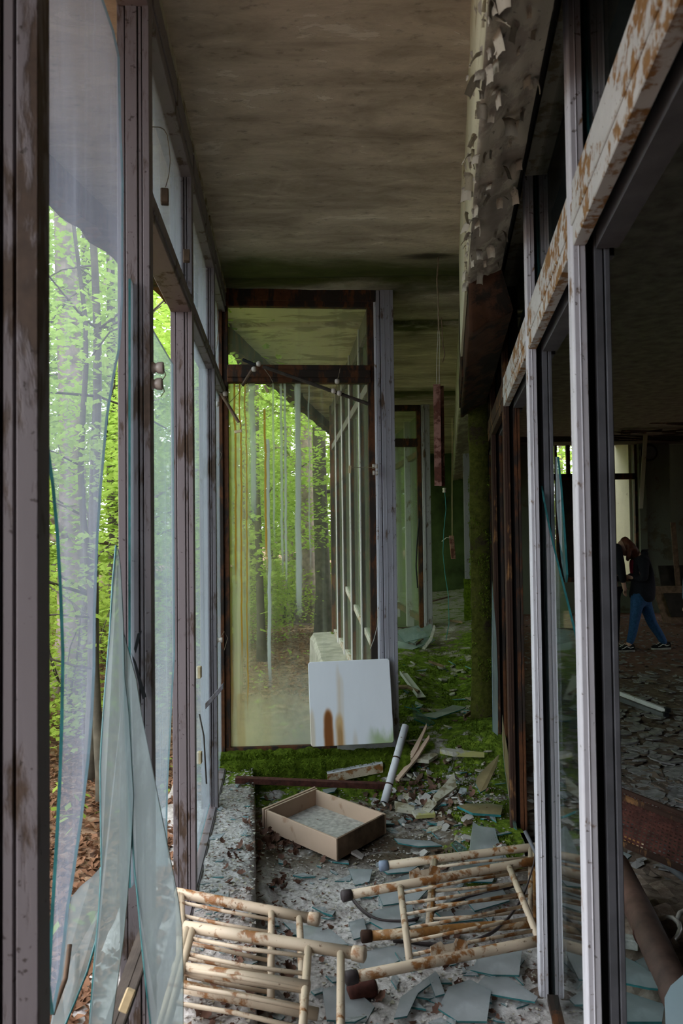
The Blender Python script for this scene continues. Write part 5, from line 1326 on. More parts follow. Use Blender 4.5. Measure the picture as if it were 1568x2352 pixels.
for dx, lab in ((-2, 'left thin wire carrying the long rusty bar'), (4, 'right thin wire carrying the long rusty bar')):
    cord([(1007+dx*.5, 755, 4.385), (1005+dx, 820, 4.385), (1004+dx, 892, 4.385)], .0014, 'wire', lab, 'wire')
cord([(1013, 730, 4.38), (1017, 790, 4.38), (1021, 815, 4.38), (1016, 832, 4.38)], .003, 'wooddark', 'frayed dark cable end beside the hanging wires', 'cable')
a, b = pixY(1036, 1230, 8.0), pixY(1041, 1284, 8.0)
o_ = MB().box(b-Vector((.022, 0, 0)), Vector((.05, 0, 0)), Vector((0, .03, 0)), a-b).build('rusty_plate', M_['rustpink'], None, bevel=.004); thing(o_, 'small rusty plate dangling on a cord deep in the passage', 'plate')
MB().tube([a+Vector((0, 0, -.03)), a+Vector((-.05, 0, -.02)), a+Vector((-.10, 0, -.06))], .004, 6).build('white_wire', M_['wire'], o_, True)
cord([(1038, 960, 8.0), (1038, 1100, 8.0), (1038, 1232, 8.0)], .0035, 'block', 'straight pale cord holding the small rusty plate', 'cord')
M_['tealwire'] = m_plain('teal_flex', (0.04, .20, .19), .2, 10)
cord([(1021, 1127, 7.4), (1024, 1170, 7.4), (1019, 1220, 7.4), (1017, 1270, 7.4), (1022, 1320, 7.4), (1029, 1365, 7.4), (1031, 1430, 7.2), (1024, 1470, 7.0)], .0035, 'tealwire', 'long thin teal flex trailing down to the mossy floor', 'cable')
c = pixY(1020, 1126, 7.4); thing(spool(c, (0, 0, 1), .018, .045).build('insulator', M_['porcelain'], None, True), 'white porcelain piece at top of the teal flex', 'insulator')
cord([(963, 1190, 9.0), (958, 1240, 9.0), (955, 1300, 9.0), (959, 1350, 9.0)], .008, 'black', 'black cable bowed along the far return window frame', 'cable')

# rusty can and stub at lower right of the left bed ends
a, b = fl(800, 2300, .03), fl(862, 2290, .032)
cn = MB().tube([a, a*.9+b*.1, a*.1+b*.9, b], [.026, .030, .030, .027], 14).build('tin_can', M_['meshrust'], None, True); thing(cn, 'rusted tin can lying between the bed ends', 'can')
MB().tube([b-(b-a)*.02, b+(b-a).normalized()*.004], .024, 14).build('torn_rim', M_['porcelain'], cn)
# black rubber straps
def strap(pts, w, lab):
    P = [fl(px, py, dz) for px, py, dz in pts]; Q = []
    for i in range(len(P)-1):
        p0, p1, p2, p3 = P[max(i-1, 0)], P[i], P[i+1], P[min(i+2, len(P)-1)]
        for k in range(6):
            t_ = k/6; Q.append(.5*((2*p1)+(p2-p0)*t_+(2*p0-5*p1+4*p2-p3)*t_*t_+(3*p1-p0-3*p2+p3)*t_**3))
    Q.append(P[-1]); m = MB()
    for i, p in enumerate(Q):
        d = (Q[min(i+1, len(Q)-1)]-Q[max(i-1, 0)]).normalized(); s_ = (UP*.8+Vector((0, -.6, 0))); s_ = (s_-d*s_.dot(d)).normalized()*w/2; n = d.cross(s_).normalized()*.003
        m.v += [p-s_-n, p+s_-n, p+s_+n, p-s_+n]
    for i in range(len(Q)-1):
        for k in range(4):
            a = i*4+k; b = i*4+(k+1) % 4; m.f.append((a, b, b+4, a+4)); m.m.append(0)
    m.f += [(3, 2, 1, 0), tuple((len(Q)-1)*4+k for k in range(4))]; m.m += [0, 0]
    return thing(m.build('rubber_strap', M_['rubber'], None, True), lab, 'strap')
strap([(803, 2072, .03), (830, 2100, .02), (870, 2122, .015), (930, 2128, .02), (960, 2122, .02)], .022, 'brown rubber strap curving out at left of the right bed ends')
strap([(902, 2166, .01), (980, 2178, .015), (1060, 2182, .02), (1140, 2165, .05), (1195, 2128, .10), (1222, 2090, .16), (1232, 2066, .20)], .024, 'long rubber strap looped around the front of the right bed ends')
strap([(985, 2112, .02), (1050, 2085, .03), (1120, 2068, .03), (1200, 2045, .03)], .018, 'dark strap lying under the bars of the right bed ends')
a, b = fl(1207, 2012, .20), fl(1245, 2050, .12); thing(MB().tube([a, a*.3+b*.7, b, b+(b-a)*1.2], .009, 8).build('steel_rod', M_['dark'], None, True), 'short grey steel rod leaning at the right bed ends', 'rod')

# white bent channel and stick behind the column
a, b = fl(918, 1571, .08), fl(958, 1612, .03); e = b-a; sd = Vector((.07, .02, 0))
thing(MB().box(a, e, sd, UP*.005).box(a, e, UP*.03, sd*.06).build('metal_channel', M_['pipewhite'], None), 'bent white channel half buried in moss behind the column', 'channel')
a, b = fl(912, 1592, .05), fl(962, 1606, .06); thing(MB().tube([a, a*.5+b*.5+UP*.02, b], [.02, .017, .012], 7).build('stick', M_['wooddark'], None), 'dark stick lying across the bent white channel', 'stick')
for k, (p0, p1, w, lab) in enumerate((((1030, 1432), (1062, 1440), .05, 'red brown board end lying beyond the glass heap'), ((990, 1388), (1034, 1378), .05, 'long dark timber lying across the far passage floor'), ((955, 1490), (985, 1472), .03, 'brown lath in front of the glass heap'), ((1066, 1662), (1088, 1650), .03, 'brown stick at the foot of the mossy column'), ((985, 1530), (1020, 1545), .05, 'dark rotten board scrap on the moss in mid passage'))):
    a, b = fl(*p0, .03), fl(*p1, .04); e = b-a; thing(MB().box(a, e, Vector((0, w, 0)), UP*.025).build('timber', M_['wooddark'], None, bevel=.003), lab, 'wood')
slabpoly('glass_slab', [(955, 1655), (1000, 1655), (1062, 1640), (1070, 1634), (1040, 1634), (1000, 1645)], .008, 'shardfl', 'long greenish shard flat on the moss left of the column', 'glass shard', (0, .1), .02, None, 'edge')
slabpoly('glass_slab', [(945, 1640), (960, 1648), (1000, 1662), (985, 1668), (950, 1662)], .008, 'shardclear', 'teal shard on the moss beside the tube top', 'glass shard', (0, .15), .02, None, 'edge')

# heap of broken glass below the far return window
hp = [((905, 1480), (1000, 1455), 0), ]
heap = [([(908, 1448), (960, 1436), (985, 1462), (930, 1475)], .10), ([(930, 1470), (952, 1440), (968, 1462), (950, 1478)], .16), ([(965, 1445), (988, 1432), (995, 1450), (975, 1475)], .17), ([(906, 1470), (950, 1482), (985, 1476), (940, 1495), (910, 1488)], .06),
        ([(908, 1458), (945, 1462), (930, 1490), (906, 1484)], .09), ([(950, 1478), (990, 1462), (1000, 1470), (965, 1492)], .05), ([(915, 1452), (940, 1449), (945, 1468), (920, 1470)], .14)]
heap_l = ['broad back shard at the rear of the far glass heap', 'upright square shard in the middle of the far glass heap', 'tall upright shard at right in the far glass heap', 'widest flat shard at the front of the far glass heap', 'shard at left end of the far glass heap', 'narrow shard at lower right of the far glass heap', 'small tilted shard at upper left of the far glass heap']
for i, (pts, dz) in enumerate(heap):
    lean_poly('glass_shard', pts, 8.22+.05*i, 7.96+.03*i, 1432, 1495, .006, 'shardpale' if i % 2 else 'shard', heap_l[i], 'glass shard', 'glass heap below the far window')
lean_poly('board', [(996, 1434), (1000, 1440), (992, 1470), (975, 1492), (968, 1490), (986, 1466)], 8.1, 7.95, 1434, 1492, .03, 'chip', 'white board standing at right end of the glass heap', 'board', None, None)

# big flat shards around the bed ends, each with its own outline
big = [([(1006, 2330), (1030, 2285), (1080, 2270), (1128, 2300), (1118, 2352), (1050, 2352)], .01, 'large pale shard at bottom centre in front of the right bed ends'),
       ([(1085, 2296), (1110, 2262), (1165, 2262), (1235, 2306), (1228, 2316), (1150, 2306)], .018, 'long pointed shard lying on the large pale one at bottom'),
       ([(1080, 2238), (1110, 2205), (1200, 2190), (1192, 2250), (1130, 2246)], .012, 'amber tinged shard under the front leg of right bed ends'),
       ([(920, 2310), (1000, 2240), (1010, 2255), (960, 2300), (935, 2352), (905, 2352)], .008, 'pale blue shard left of the large bottom shard'),
       ([(985, 2260), (1005, 2250), (1022, 2300), (1000, 2306)], .012, 'narrow shard crossing behind the large bottom shard'),
       ([(860, 2040), (950, 2010), (1000, 2030), (960, 2080), (880, 2090)], .006, 'bluish shard below the left tube caps of the right bed ends'),
       ([(856, 2100), (945, 2085), (955, 2130), (885, 2150), (850, 2125)], .008, 'broad grey shard inside the right bed ends at left'),
       ([(800, 2128), (835, 2118), (845, 2160), (812, 2168)], .01, 'square edged shard left of the rusty leg end'),
       ([(1040, 2010), (1110, 1985), (1140, 2010), (1130, 2040), (1050, 2045)], .008, 'greenish shard under the upper bars of the right bed ends'),
       ([(1050, 2060), (1150, 2045), (1170, 2080), (1090, 2100)], .01, 'grey shard under the middle bars of the right bed ends'),
       ([(1000, 2110), (1080, 2095), (1110, 2120), (1030, 2135)], .008, 'long thin shard between the two lower bars'),
       ([(820, 2200), (900, 2180), (960, 2195), (900, 2225), (830, 2235)], .006, 'grey blue shard around the lowest left cap'),
       ([(740, 2290), (800, 2272), (860, 2320), (840, 2352), (750, 2352)], .006, 'dark blue shard beneath the tin can'),
       ([(650, 2120), (760, 2150), (800, 2185), (700, 2180)], .004, 'slate grey sheet under the cap of the left bed end'),
       ([(870, 2000), (920, 1985), (970, 1990), (940, 2010), (890, 2015)], .006, 'pale shard behind the blue grey tube cap'),
       ([(905, 1945), (990, 1938), (1015, 1946), (960, 1958), (915, 1955)], .012, 'long bluish glass strip in front of the drawer'),
       ([(800, 2010), (855, 2008), (848, 2030), (815, 2036)], .006, 'small sea green shard left of the right bed ends'),
       ([(740, 1822), (775, 1818), (768, 1835), (745, 1840)], .012, 'pale green shard behind the drawer'),
       ([(870, 1895), (910, 1893), (905, 1902), (872, 1905)], .010, 'light shard by the drawer right corner')]
for i, (pts, dz, lab) in enumerate(big):
    slabpoly('glass_shard', pts, .006, 'shardfl' if i % 3 else 'shardrust' if i == 1 else 'shardfl', lab, 'glass shard', (rnd.uniform(-.04, .04), rnd.uniform(-.02, .08)), dz, None, 'edge')

# small loose shards, board crumbs and leaves: shared shapes, each its own thing
sh = []
for k in range(7):
    n = rnd.choice((3, 4, 4, 5)); pts = []
    for i in range(n):
        a = 2*pi*(i+rnd.uniform(-.25, .25))/n; r = .5*rnd.uniform(.55, 1.0); pts.append(Vector((r*cos(a)*1.5, r*sin(a), 0)))
    sh.append(MB().prism(pts, Vector((0, 0, .07)), 0, 1).mesh('glass_shard', G2('shardfl')))
cr = []
for k in range(6):
    n = 5; pts = []
    for i in range(n):
        a = 2*pi*(i+rnd.uniform(-.2, .2))/n; r = .5*rnd.uniform(.6, 1.0); pts.append(Vector((r*cos(a)*1.4, r*sin(a), 0)))
    cr.append(MB().prism(pts, Vector((0, 0, .16)), 0).mesh('board_crumb', M_[('plaster', 'chip', 'wooddark')[k % 3]]))
lf = []
for k in range(6):
    n = 9; m = MB(); outl = []
    for i in range(n):
        v_ = i/(n-1); w = .34*sin(pi*min(1, v_*.97+.03))**.6*(1+.35*cos(i*2.6+k)); outl.append((w, v_-.5))
    for (w, v_) in outl:
        cu = (.5+.35*(k % 3))*(v_**2)+.10*nz(k, v_*6)
        m.v += [Vector((-w, v_, cu+.28*w*(1+.3*k % 3))), Vector((0, v_, cu)), Vector((w, v_, cu+.36*w*(.5+.3*(k % 2))))]
    for i in range(n-1):
        a = i*3; m.f += [(a, a+1, a+4, a+3), (a+1, a+2, a+5, a+4)]; m.m += [0, 0]
    lf.append(m.mesh('dry_leaf', M_['leafbrown'], smooth=True))
SC = []
def scatter(kind, meshes, n, region, smin, smax, lab, cat, grp, tilt=.12, flat=1.0, up=.004, zf=None):
    k = 0; tries = 0
    while k < n and tries < n*60:
        tries += 1
        px, py = region()
        p = fl(px, py, up)
        if not (p.x < wall_x(p.y)-.02): continue
        if p.x < inner_edge(p.y)+.01 and p.y < 4.9:
            q = pz(px, py, .16)
            if q.x > inner_edge(q.y)-.01 or q.x < -.0797*q.y-.34: continue
            p = Vector((q.x, q.y, ledz(q.x, q.y)+up))
        s_ = rnd.uniform(smin, smax)
        M = Matrix.Translation(p+UP*.1*s_*tilt) @ Matrix.Rotation(rnd.uniform(0, 6.3), 4, 'Z') @ Matrix.Rotation(rnd.gauss(0, tilt), 4, 'X') @ Matrix.Rotation(rnd.gauss(0, tilt), 4, 'Y') @ Matrix.Diagonal((s_*rnd.uniform(.8, 1.5), s_*rnd.uniform(.55, 1.0), s_*flat, 1)) if kind != 'dry_leaf' else Matrix.Translation(p+UP*.1*s_*tilt) @ Matrix.Rotation(rnd.uniform(0, 6.3), 4, 'Z') @ Matrix.Rotation(rnd.gauss(0, tilt), 4, 'X') @ Matrix.Rotation(rnd.gauss(0, tilt), 4, 'Y') @ Matrix.Diagonal((s_, s_, s_, 1))
        mi = rnd.randrange(len(meshes)); o_ = inst(kind, meshes[mi], M); thing(o_, lab, cat, grp); k += 1; SC.append((o_, kind, mi, s_))
R1 = lambda: (rnd.uniform(590, 1240), rnd.uniform(1830, 2360))
R2 = lambda: (rnd.gauss(1000, 90), rnd.gauss(1850, 55))
R3 = lambda: (rnd.gauss(600, 50) if rnd.random() < .6 else rnd.uniform(460, 575), rnd.uniform(1880, 2360))
R4 = lambda: (rnd.uniform(700, 1130), rnd.uniform(1700, 1800))
R5 = lambda: (rnd.uniform(915, 1090), rnd.uniform(1500, 1680))
small_l = 'small loose shard of broken window glass on corridor floor rubble'
scatter('glass_shard', sh, 120, R1, .03, .10, small_l, 'glass shard', 'small loose glass shards')
scatter('glass_shard', sh, 50, R2, .03, .09, small_l, 'glass shard', 'small loose glass shards', .25)
scatter('glass_shard', sh, 45, lambda: (rnd.uniform(455, 580), rnd.uniform(1720, 2250)), .02, .06, small_l, 'glass shard', 'small loose glass shards')
scatter('glass_shard', sh, 25, R5, .04, .13, small_l, 'glass shard', 'small loose glass shards', .2)
cl = 'small crumbled scrap of wall board lying in the floor rubble'
scatter('board_crumb', cr, 140, R2, .015, .075, cl, 'board scrap', 'board scraps in the rubble', .3)
scatter('board_crumb', cr, 70, R4, .02, .06, cl, 'board scrap', 'board scraps in the rubble', .25)
scatter('board_crumb', cr, 30, R5, .03, .10, cl, 'board scrap', 'board scraps in the rubble', .25)
ll = 'curled brown dry leaf blown in among the floor rubble'
LS = lambda a, b: (a, b)
scatter('dry_leaf', lf, 85, R3, .025, .055, ll, 'leaf', 'dry leaves blown indoors', .5, 1, .008)
scatter('dry_leaf', lf, 60, lambda: (rnd.gauss(665, 45), rnd.gauss(1935, 28)), .035, .065, ll, 'leaf', 'dry leaves blown indoors', .6, 1, .015)
scatter('dry_leaf', lf, 70, R1, .022, .05, ll, 'leaf', 'dry leaves blown indoors', .5, 1, .008)
scatter('dry_leaf', lf, 110, lambda: (rnd.gauss(960, 70), rnd.gauss(1835, 28)), .025, .06, ll, 'leaf', 'dry leaves blown indoors', .6, 1, .01)
# each loose piece is named by its look and by what it lies nearest to
LAND = [('the drawer', fl(745, 1925)), ('the enamel panel', fl(810, 1760)), ('the white tube foot', fl(885, 1855)), ('the lichen board', fl(1060, 1745)), ('the tin can', fl(830, 2300)), ('the mossy column', fl(1108, 1690)),
        ('the glass heap', fl(950, 1490)), ('the right bed ends', fl(1010, 2110)), ('the large bottom shard', fl(1070, 2310)), ('the left bed ends', fl(560, 2230)), ('the big pointed shard', fl(1115, 1960)), ('the blue grey tube cap', fl(885, 1995)),
        ('the rusty mullion foot', fl(1180, 1900)), ('the bent white channel', fl(940, 1595)), ('the ledge top end', Vector((-.62, 4.6, .15))), ('the fourth left post', Vector((-.62, 4.0, .15))), ('the third left post', Vector((-.52, 3.0, .15)))]
def ordn(n): return '%d%s' % (n, 'th' if 10 < n % 100 < 14 else {1: 'st', 2: 'nd', 3: 'rd'}.get(n % 10, 'th'))
buckets = {}
for (o_, kind, mi, s_) in SC:
    p = o_.location; nm, q = min(LAND, key=lambda l: (l[1]-p).length); dv = p-q
    side = ('right of' if dv.x > 0 else 'left of') if abs(dv.x) > abs(dv.y) else ('behind' if dv.y > 0 else 'in front of')
    look = {'glass_shard': (len(sh[mi].vertices)//2 == 3 and 'three-sided glass shard' or len(sh[mi].vertices)//2 == 4 and 'four-sided glass shard' or 'five-sided glass shard'),
            'board_crumb': ('yellowed board scrap', 'pale grey board scrap', 'brown wood scrap')[mi % 3], 'dry_leaf': 'curled brown dry leaf'}[kind]
    if kind != 'dry_leaf': look = ('bigger ' if s_ > .065 else 'small ')+look
    buckets.setdefault((look, side, nm), []).append((dv.length, o_))
for (look, side, nm), its in buckets.items():
    its.sort(key=lambda a: a[0])
    for i, (_, o_) in enumerate(its):
        o_['label'] = '%s %s %s%s' % (look, side, nm, ', the nearest such' if i == 0 and len(its) > 1 else ', %s nearest such' % ordn(i+1) if len(its) > 1 else '')
# dust-fine paint chips: nobody could count them
ch = MB(); mats = 0
for k in range(9000):
    y = 1.9+2.9*rnd.random(); u = rnd.random()
    x = inner_edge(y)-.22*rnd.random() if u < .25 else rnd.uniform(inner_edge(y), wall_x(y))
    if u < .25 and x < -.0797*y-.345: continue
    z = (ledz(x, y) if x < inner_edge(y) else h(x, y))+.002
    s_ = rnd.uniform(.003, .014); a = rnd.uniform(0, 6.3)
    p = [Vector((x+s_*cos(a+q)*rnd.uniform(.6, 1), y+s_*sin(a+q)*rnd.uniform(.6, 1), z+rnd.uniform(0, .006))) for q in (0, 2.1, 4.2)]
    ch.add(p, [(0, 1, 2)], rnd.choice((0, 0, 0, 1, 2)))
tag(ch.build('paint_chips', [M_['chip'], M_['leafbrown'], M_['plaster']], None), 'fine paint chips and dust scattered over the corridor floor', 'debris', kind='stuff')

# ------------------------------------------------------------------ hall clutter
def hq(px, py, z=0): return pz(px, py, z)
# rusty perforated trays
def tray(lab, a, b, wv, hgt):
    r = empty('perforated_tray', a, lab, 'tray'); e = b-a; n = 34; m = MB()
    L = e.length; W_ = wv.length; nu, nv = int(L/.018), int(W_/.018)
    for i in range(nu+1): m.box(a+e*(i/nu), e*(.45/nu), wv, UP*.002)
    for j in range(nv+1): m.box(a+wv*(j/nv), wv*(.45/nv), e, UP*.0025)
    m.build('wire_mesh', M_['meshrust'], r)
    m = MB(); m.box(a, e, wv.normalized()*.012, UP*hgt); m.box(a+wv, e, wv.normalized()*.012, UP*hgt); m.build('rim', M_['rust'], r)
    return r
tray('dark red rusty mesh tray tilted on the hall floor', hq(1405, 1935, .22), hq(1640, 2035, .12), Vector((.10, .16, .13)), .02)
tray('second rusty mesh tray lying behind the first one', hq(1400, 1870, .20), hq(1650, 1975, .12), Vector((.10, .20, .05)), .02)
a, b = hq(1428, 1930, .12), hq(1482, 1955, .10); thing(MB().box(a, b-a, Vector((.0, .01, 0)), UP*.03).build('metal_bracket', M_['creamrust'], None, bevel=.002), 'yellow and rust strip at near corner of the mesh tray', 'bracket')
a, b = hq(1415, 1985, .18), hq(1575, 2330, .16)
pp_ = MB().tube([a, a*.5+b*.5+UP*.01, b], .052, 20).build('pipe', M_['brownpipe'], None, True); thing(pp_, 'thick red brown pipe lying in the hall at lower right', 'pipe')
MB().tube([a+(b-a)*.55, a+(b-a)*.56], .054, 20).build('collar', M_['meshrust'], pp_)
a, b = hq(1518, 1975, .1), hq(1600, 2040, .06); thing(MB().tube([a, b], .017, 12).build('tube', M_['dark'], None, True), 'thin grey tube sticking out below the mesh tray', 'pipe')
P = [hq(x_, y_, .14) for x_, y_ in ((1512, 2112), (1528, 2106), (1545, 2108), (1558, 2120), (1562, 2135), (1556, 2150), (1546, 2160), (1554, 2172))]
thing(MB().tube(P, .009, 8).build('bent_tube', M_['porcelain'], None, True), 'thin white bent tube hooked above the hall clutter', 'pipe')
P = [hq(x_, y_, .14) for x_, y_ in ((1555, 2112), (1560, 2098), (1575, 2090), (1600, 2092))]
thing(MB().tube(P, .009, 8).build('bent_tube', M_['porcelain'], None, True), 'second white bent tube at right picture edge', 'pipe')
for pts, z, lab, mt in (([(1430, 2200), (1462, 2216), (1530, 2262), (1515, 2276), (1490, 2274), (1432, 2262)], .16, 'large grey green shard in the hall beside white mullion', 'shardfl'), ([(1458, 2212), (1486, 2200), (1534, 2240), (1532, 2246), (1508, 2250)], .15, 'shard with a teal edge behind the larger hall shard', 'shardfl'), ([(1434, 2282), (1526, 2312), (1520, 2352), (1434, 2352)], .12, 'lowest grey shard in the hall foreground', 'shardfl'),
                        ([(1420, 1955), (1450, 1968), (1424, 1990), (1415, 1985)], .16, 'small pale shard under the mesh tray', 'shardfl')):
    Pq = [hq(x_, y_, z) for x_, y_ in pts]; thing(MB().prism(Pq, UP*.007, 0, 1).build('glass_shard', G2(mt), None), lab, 'glass shard')
    Pc = sum(Pq, Vector())/len(Pq)
M_['whitecard'] = m_plain('white_sheet', (0.62, 0.66, 0.72), .06, 5, .6)
Pq = [hq(x_, y_, .25) for x_, y_ in ((1526, 2308), (1540, 2280), (1568, 2255), (1640, 2230), (1640, 2480), (1530, 2400))]
thing(MB().prism(Pq, UP*.02).build('white_sheet', M_['whitecard'], None), 'bright white sheet corner at the bottom right', 'sheet')
# rubble pile that carries the clutter
m = MB(); xs, ys_ = fr(.55, 1.9, .05), fr(1.9, 4.2, .05)
def pile(x, y): return -.03+.15*exp(-((x-1.25)/.45)**2-((y-2.75)/.7)**2)*(1+.5*nz(x*6, y*6))+.02*nz(x*14, y*14)
for y in ys_:
    for x in xs: m.v.append(Vector((x, y, pile(x, y))))
for j in range(len(ys_)-1):
    for i in range(len(xs)-1):
        if xs[i] < wall_x(ys_[j])+.1: continue
        a = j*len(xs)+i; m.f.append((a, a+1, a+1+len(xs), a+len(xs))); m.m.append(0)
tag(m.build('rubble_heap', M_['hallfloor'], None), 'dark rubble heap below the pipes in the hall', 'rubble', kind='stuff')
a, b = hq(1418, 2178, .10), hq(1466, 2186, .10); thing(MB().box(a, b-a, Vector((0, .05, 0)), UP*.035).build('board', M_['chip'], None, bevel=.003), 'short pale board beside the red brown pipe', 'board')
# lamp channels on the hall floor
for k, (p0, p1, lab) in enumerate((((1405, 1584), (1532, 1632), 'upper white lamp channel lying on the hall floor'), ((1405, 1598), (1528, 1642), 'lower grey lamp channel lying on the hall floor'))):
    a, b = hq(*p0, .09-.03*k), hq(*p1, .05-.02*k); e = b-a; sd = Vector((.02, .05, 0))
    o_ = MB().box(a, e, sd, UP*.006).box(a, e, sd*.08, UP*-.03).box(a+sd*.92, e, sd*.08, UP*-.03).build('lamp_channel', M_['white' if k == 0 else 'dark'], None); thing(o_, lab, 'channel')
    MB().cbox(b+sd*.5, .04, .05, .035).build('end_cap', M_['black'], o_)
# boards leaning by the far wall
Y = 13.2
def hp_(px, py, Y_=Y): return pixY(px, py, Y_)
bz = 0.0
def leanboard(p0, w, hgt, lean, mat, lab, name):
    a = Vector((p0[0], p0[1], bz)); r = MB().box(a, (w, 0, 0), (0, .04, 0), (lean, .25, hgt)); o_ = r.build(name, M_[mat], None, bevel=.006); return thing(o_, lab, 'board'), a
x0 = (1519-784)/1750*Y; o_, a = leanboard((x0, Y), 1.2, .62, -.09, 'wooddark', 'brown panelled door piece leaning near the far hall wall', 'door_leaf')
for i in range(2): MB().box(a+Vector((.12+.55*i, -.012, .10)), (.40, 0, 0), (0, .03, 0), (-.055, .16, .40)).build('inset_panel', M_['beam'], o_, bevel=.01)
x0 = (1522-784)/1750*13.9; leanboard((x0, 13.9), .55, .95, .0, 'beam', 'dark board standing behind the leaning door piece', 'board')
a, b = hp_(1540, 1200, 14.0), hp_(1556, 1340, 14.0); a2 = Vector((b.x, b.y, 0)); thing(MB().box(a2, (.09, 0, 0), (0, .03, 0), a-a2).build('plank', M_['wooddark'], None), 'narrow plank leaning in the dark far corner of hall', 'plank')
c = hp_(1488, 1040, 14.85); m = MB(); m.tube([c, c+Vector((0, -.05, 0))], .17, 24); o_ = m.build('wall_clock', M_['beam'], None); thing(o_, 'dark round disc on the far hall wall', 'disc')
MB().tube([c+Vector((0, -.05, 0)), c+Vector((0, -.06, 0))], .13, 24).build('dial', M_['dark'], o_)

# ------------------------------------------------------------------ forest outside
def foliage(name, n, mat, seed, rad, z0, z1, size, parent, center, lab=None):
    """a crown: leaves in flat sprays around centre, real size"""
    r = random.Random(seed); v = []; f = []
    cl_ = []
    for _ in range(max(8, n//40)):
        a = r.uniform(0, 6.3); q = rad*math.sqrt(r.random()); cl_.append((q*cos(a), q*sin(a), z0+(z1-z0)*r.random()))
    shape = ((-.5, 0), (-.30, .33), (.02, .24), (.16, .46), (.6, 0), (.16, -.46), (.02, -.24), (-.30, -.33))
    for i in range(n):
        cx, cy_, cz = r.choice(cl_)
        px, py, pz_ = center.x+cx+r.gauss(0, .26), center.y+cy_+r.gauss(0, .26), cz+r.gauss(0, .06)
        if px > -.0797*py-.75 and 4.2 > py: continue
        if 4.0 <= py < 15.8 and px > xfac(py)-.55: continue
        nrm = Vector((r.gauss(0, .4), r.gauss(0, .4), 1)).normalized(); a = nrm.orthogonal().normalized()
        t_ = r.uniform(0, 6.3); b = nrm.cross(a); ca, sa = cos(t_), sin(t_); a, b = a*ca+b*sa, b*ca-a*sa
        s_ = size*r.uniform(.6, 1.3); P = Vector((px, py, pz_)); b0 = len(v)
        for (u, w) in shape: v.append(P+a*(u*s_)+b*(w*s_)-nrm*(.22*abs(w)*s_))
        f += [(b0, b0+1, b0+2, b0+3, b0+4), (b0, b0+4, b0+5, b0+6, b0+7)]
    m = MB(); m.v = v; m.f = f; m.m = [0]*len(f)
    o_ = m.build(name, M_[mat], parent); return tag(o_, kind='stuff')
def trunk(P, r, hgt, lean, parent, mat, seed, nb=8):
    rr = random.Random(seed); k = 12; pts = []; rs = []
    for i in range(k+1):
        u = i/k; pts.append(P+Vector((lean[0]*u*hgt+.10*nz(u*3, seed)*u*2, lean[1]*u*hgt+.10*nz(seed, u*3)*u*2, -.15+u*hgt))); rs.append(r*(1-.62*u)*(1+.5*exp(-u*hgt/.35))*(1+.06*nz(u*22, seed)))
    MB().tube(pts, rs, 12).build('trunk', M_[mat], parent, True)
    for b in range(nb):
        u = rr.uniform(.18, .95); i = int(u*k); p = pts[i]; a = rr.uniform(0, 6.3); L = rr.uniform(.6, 2.0)*min(1.5, hgt/5)
        d = Vector((cos(a), sin(a), rr.uniform(.1, .7))).normalized(); q = [p]
        for s_ in range(5): d = (d+Vector((rr.gauss(0, .22), rr.gauss(0, .22), rr.gauss(.02, .18)))).normalized(); q.append(q[-1]+d*L/5)
        if q[-1].y < 15.8 and q[-1].x > xfac(q[-1].y)-.5: continue
        MB().tube(q, [max(.006, rs[i]*.32*(1-j/6.5)) for j in range(6)], 6).build('branch', M_[mat], parent, True)
def tree(px, Y, r, hgt, lean, mat, fol, lab, grp, seed, nb=8):
    p = pixY(px, 1300, Y); P = Vector((p.x, p.y, gz(p.x, p.y)))
    t_ = empty('tree', P, lab, 'tree', grp); trunk(P, r, hgt, lean, t_, mat, seed, nb)
    if fol: foliage('foliage', fol[0], fol[1], seed, fol[2], fol[3], fol[4], fol[5], t_, P+Vector((lean[0]*hgt*.6, lean[1]*hgt*.6, 0)))
    return t_
T = [ # px, Y, r, height, lean, bark, (leaves, mat, radius, z0, z1, size), label
 (207, 6.2, .050, 6.5, (.01, .0), 'barkdark', (5200, 'leafA', 1.7, 1.2, 5.2, .062), 'slender dark tree nearest outside the nearest left window bay'),
 (166, 9.5, .19, 12, (-.004, 0), 'bark', (6000, 'leafA', 2.6, 2.2, 7.5, .075), 'thick rough barked tree behind the slender dark one'),
 (236, 5.6, .035, 4.5, (-.055, .02), 'barkdark', (2200, 'leafA', 1.2, 1.0, 3.6, .058), 'thin leaning olive sapling beside the nearest left bay'),
 (706, 17, .23, 14, (-.012, 0), 'bark', (5000, 'leafA', 3.2, 4.2, 9, .09), 'big straight trunk in middle of the middle window view'),
 (745, 15.5, .17, 12, (-.02, 0), 'barkdark', (4500, 'leafA', 2.4, 3.6, 7, .085), 'dark forked trunk right of the big straight one'),
 (600, 12.0, .065, 9, (-.022, 0), 'barkdark', (4500, 'leafA', 2.0, 1.6, 6, .075), 'thin dark tree leaning left of the white streak in middle window'),
 (652, 20, .08, 10, (.01, 0), 'bark', (5500, 'leafA', 2.6, 1.2, 7, .095), 'pale thin tree between the thin dark tree and big trunk'),
 (560, 15, .07, 10, (.012, 0), 'barkdark', (5000, 'leafA', 2.4, 1.4, 6.5, .085), 'tree behind yellow film at left of middle window')]
for i, (px, Y, r, hg, ln, bk_, fo, lab) in enumerate(T): tree(px, Y, r, hg, ln, bk_, fo, lab, None, 100+i, 9 if i else 12)
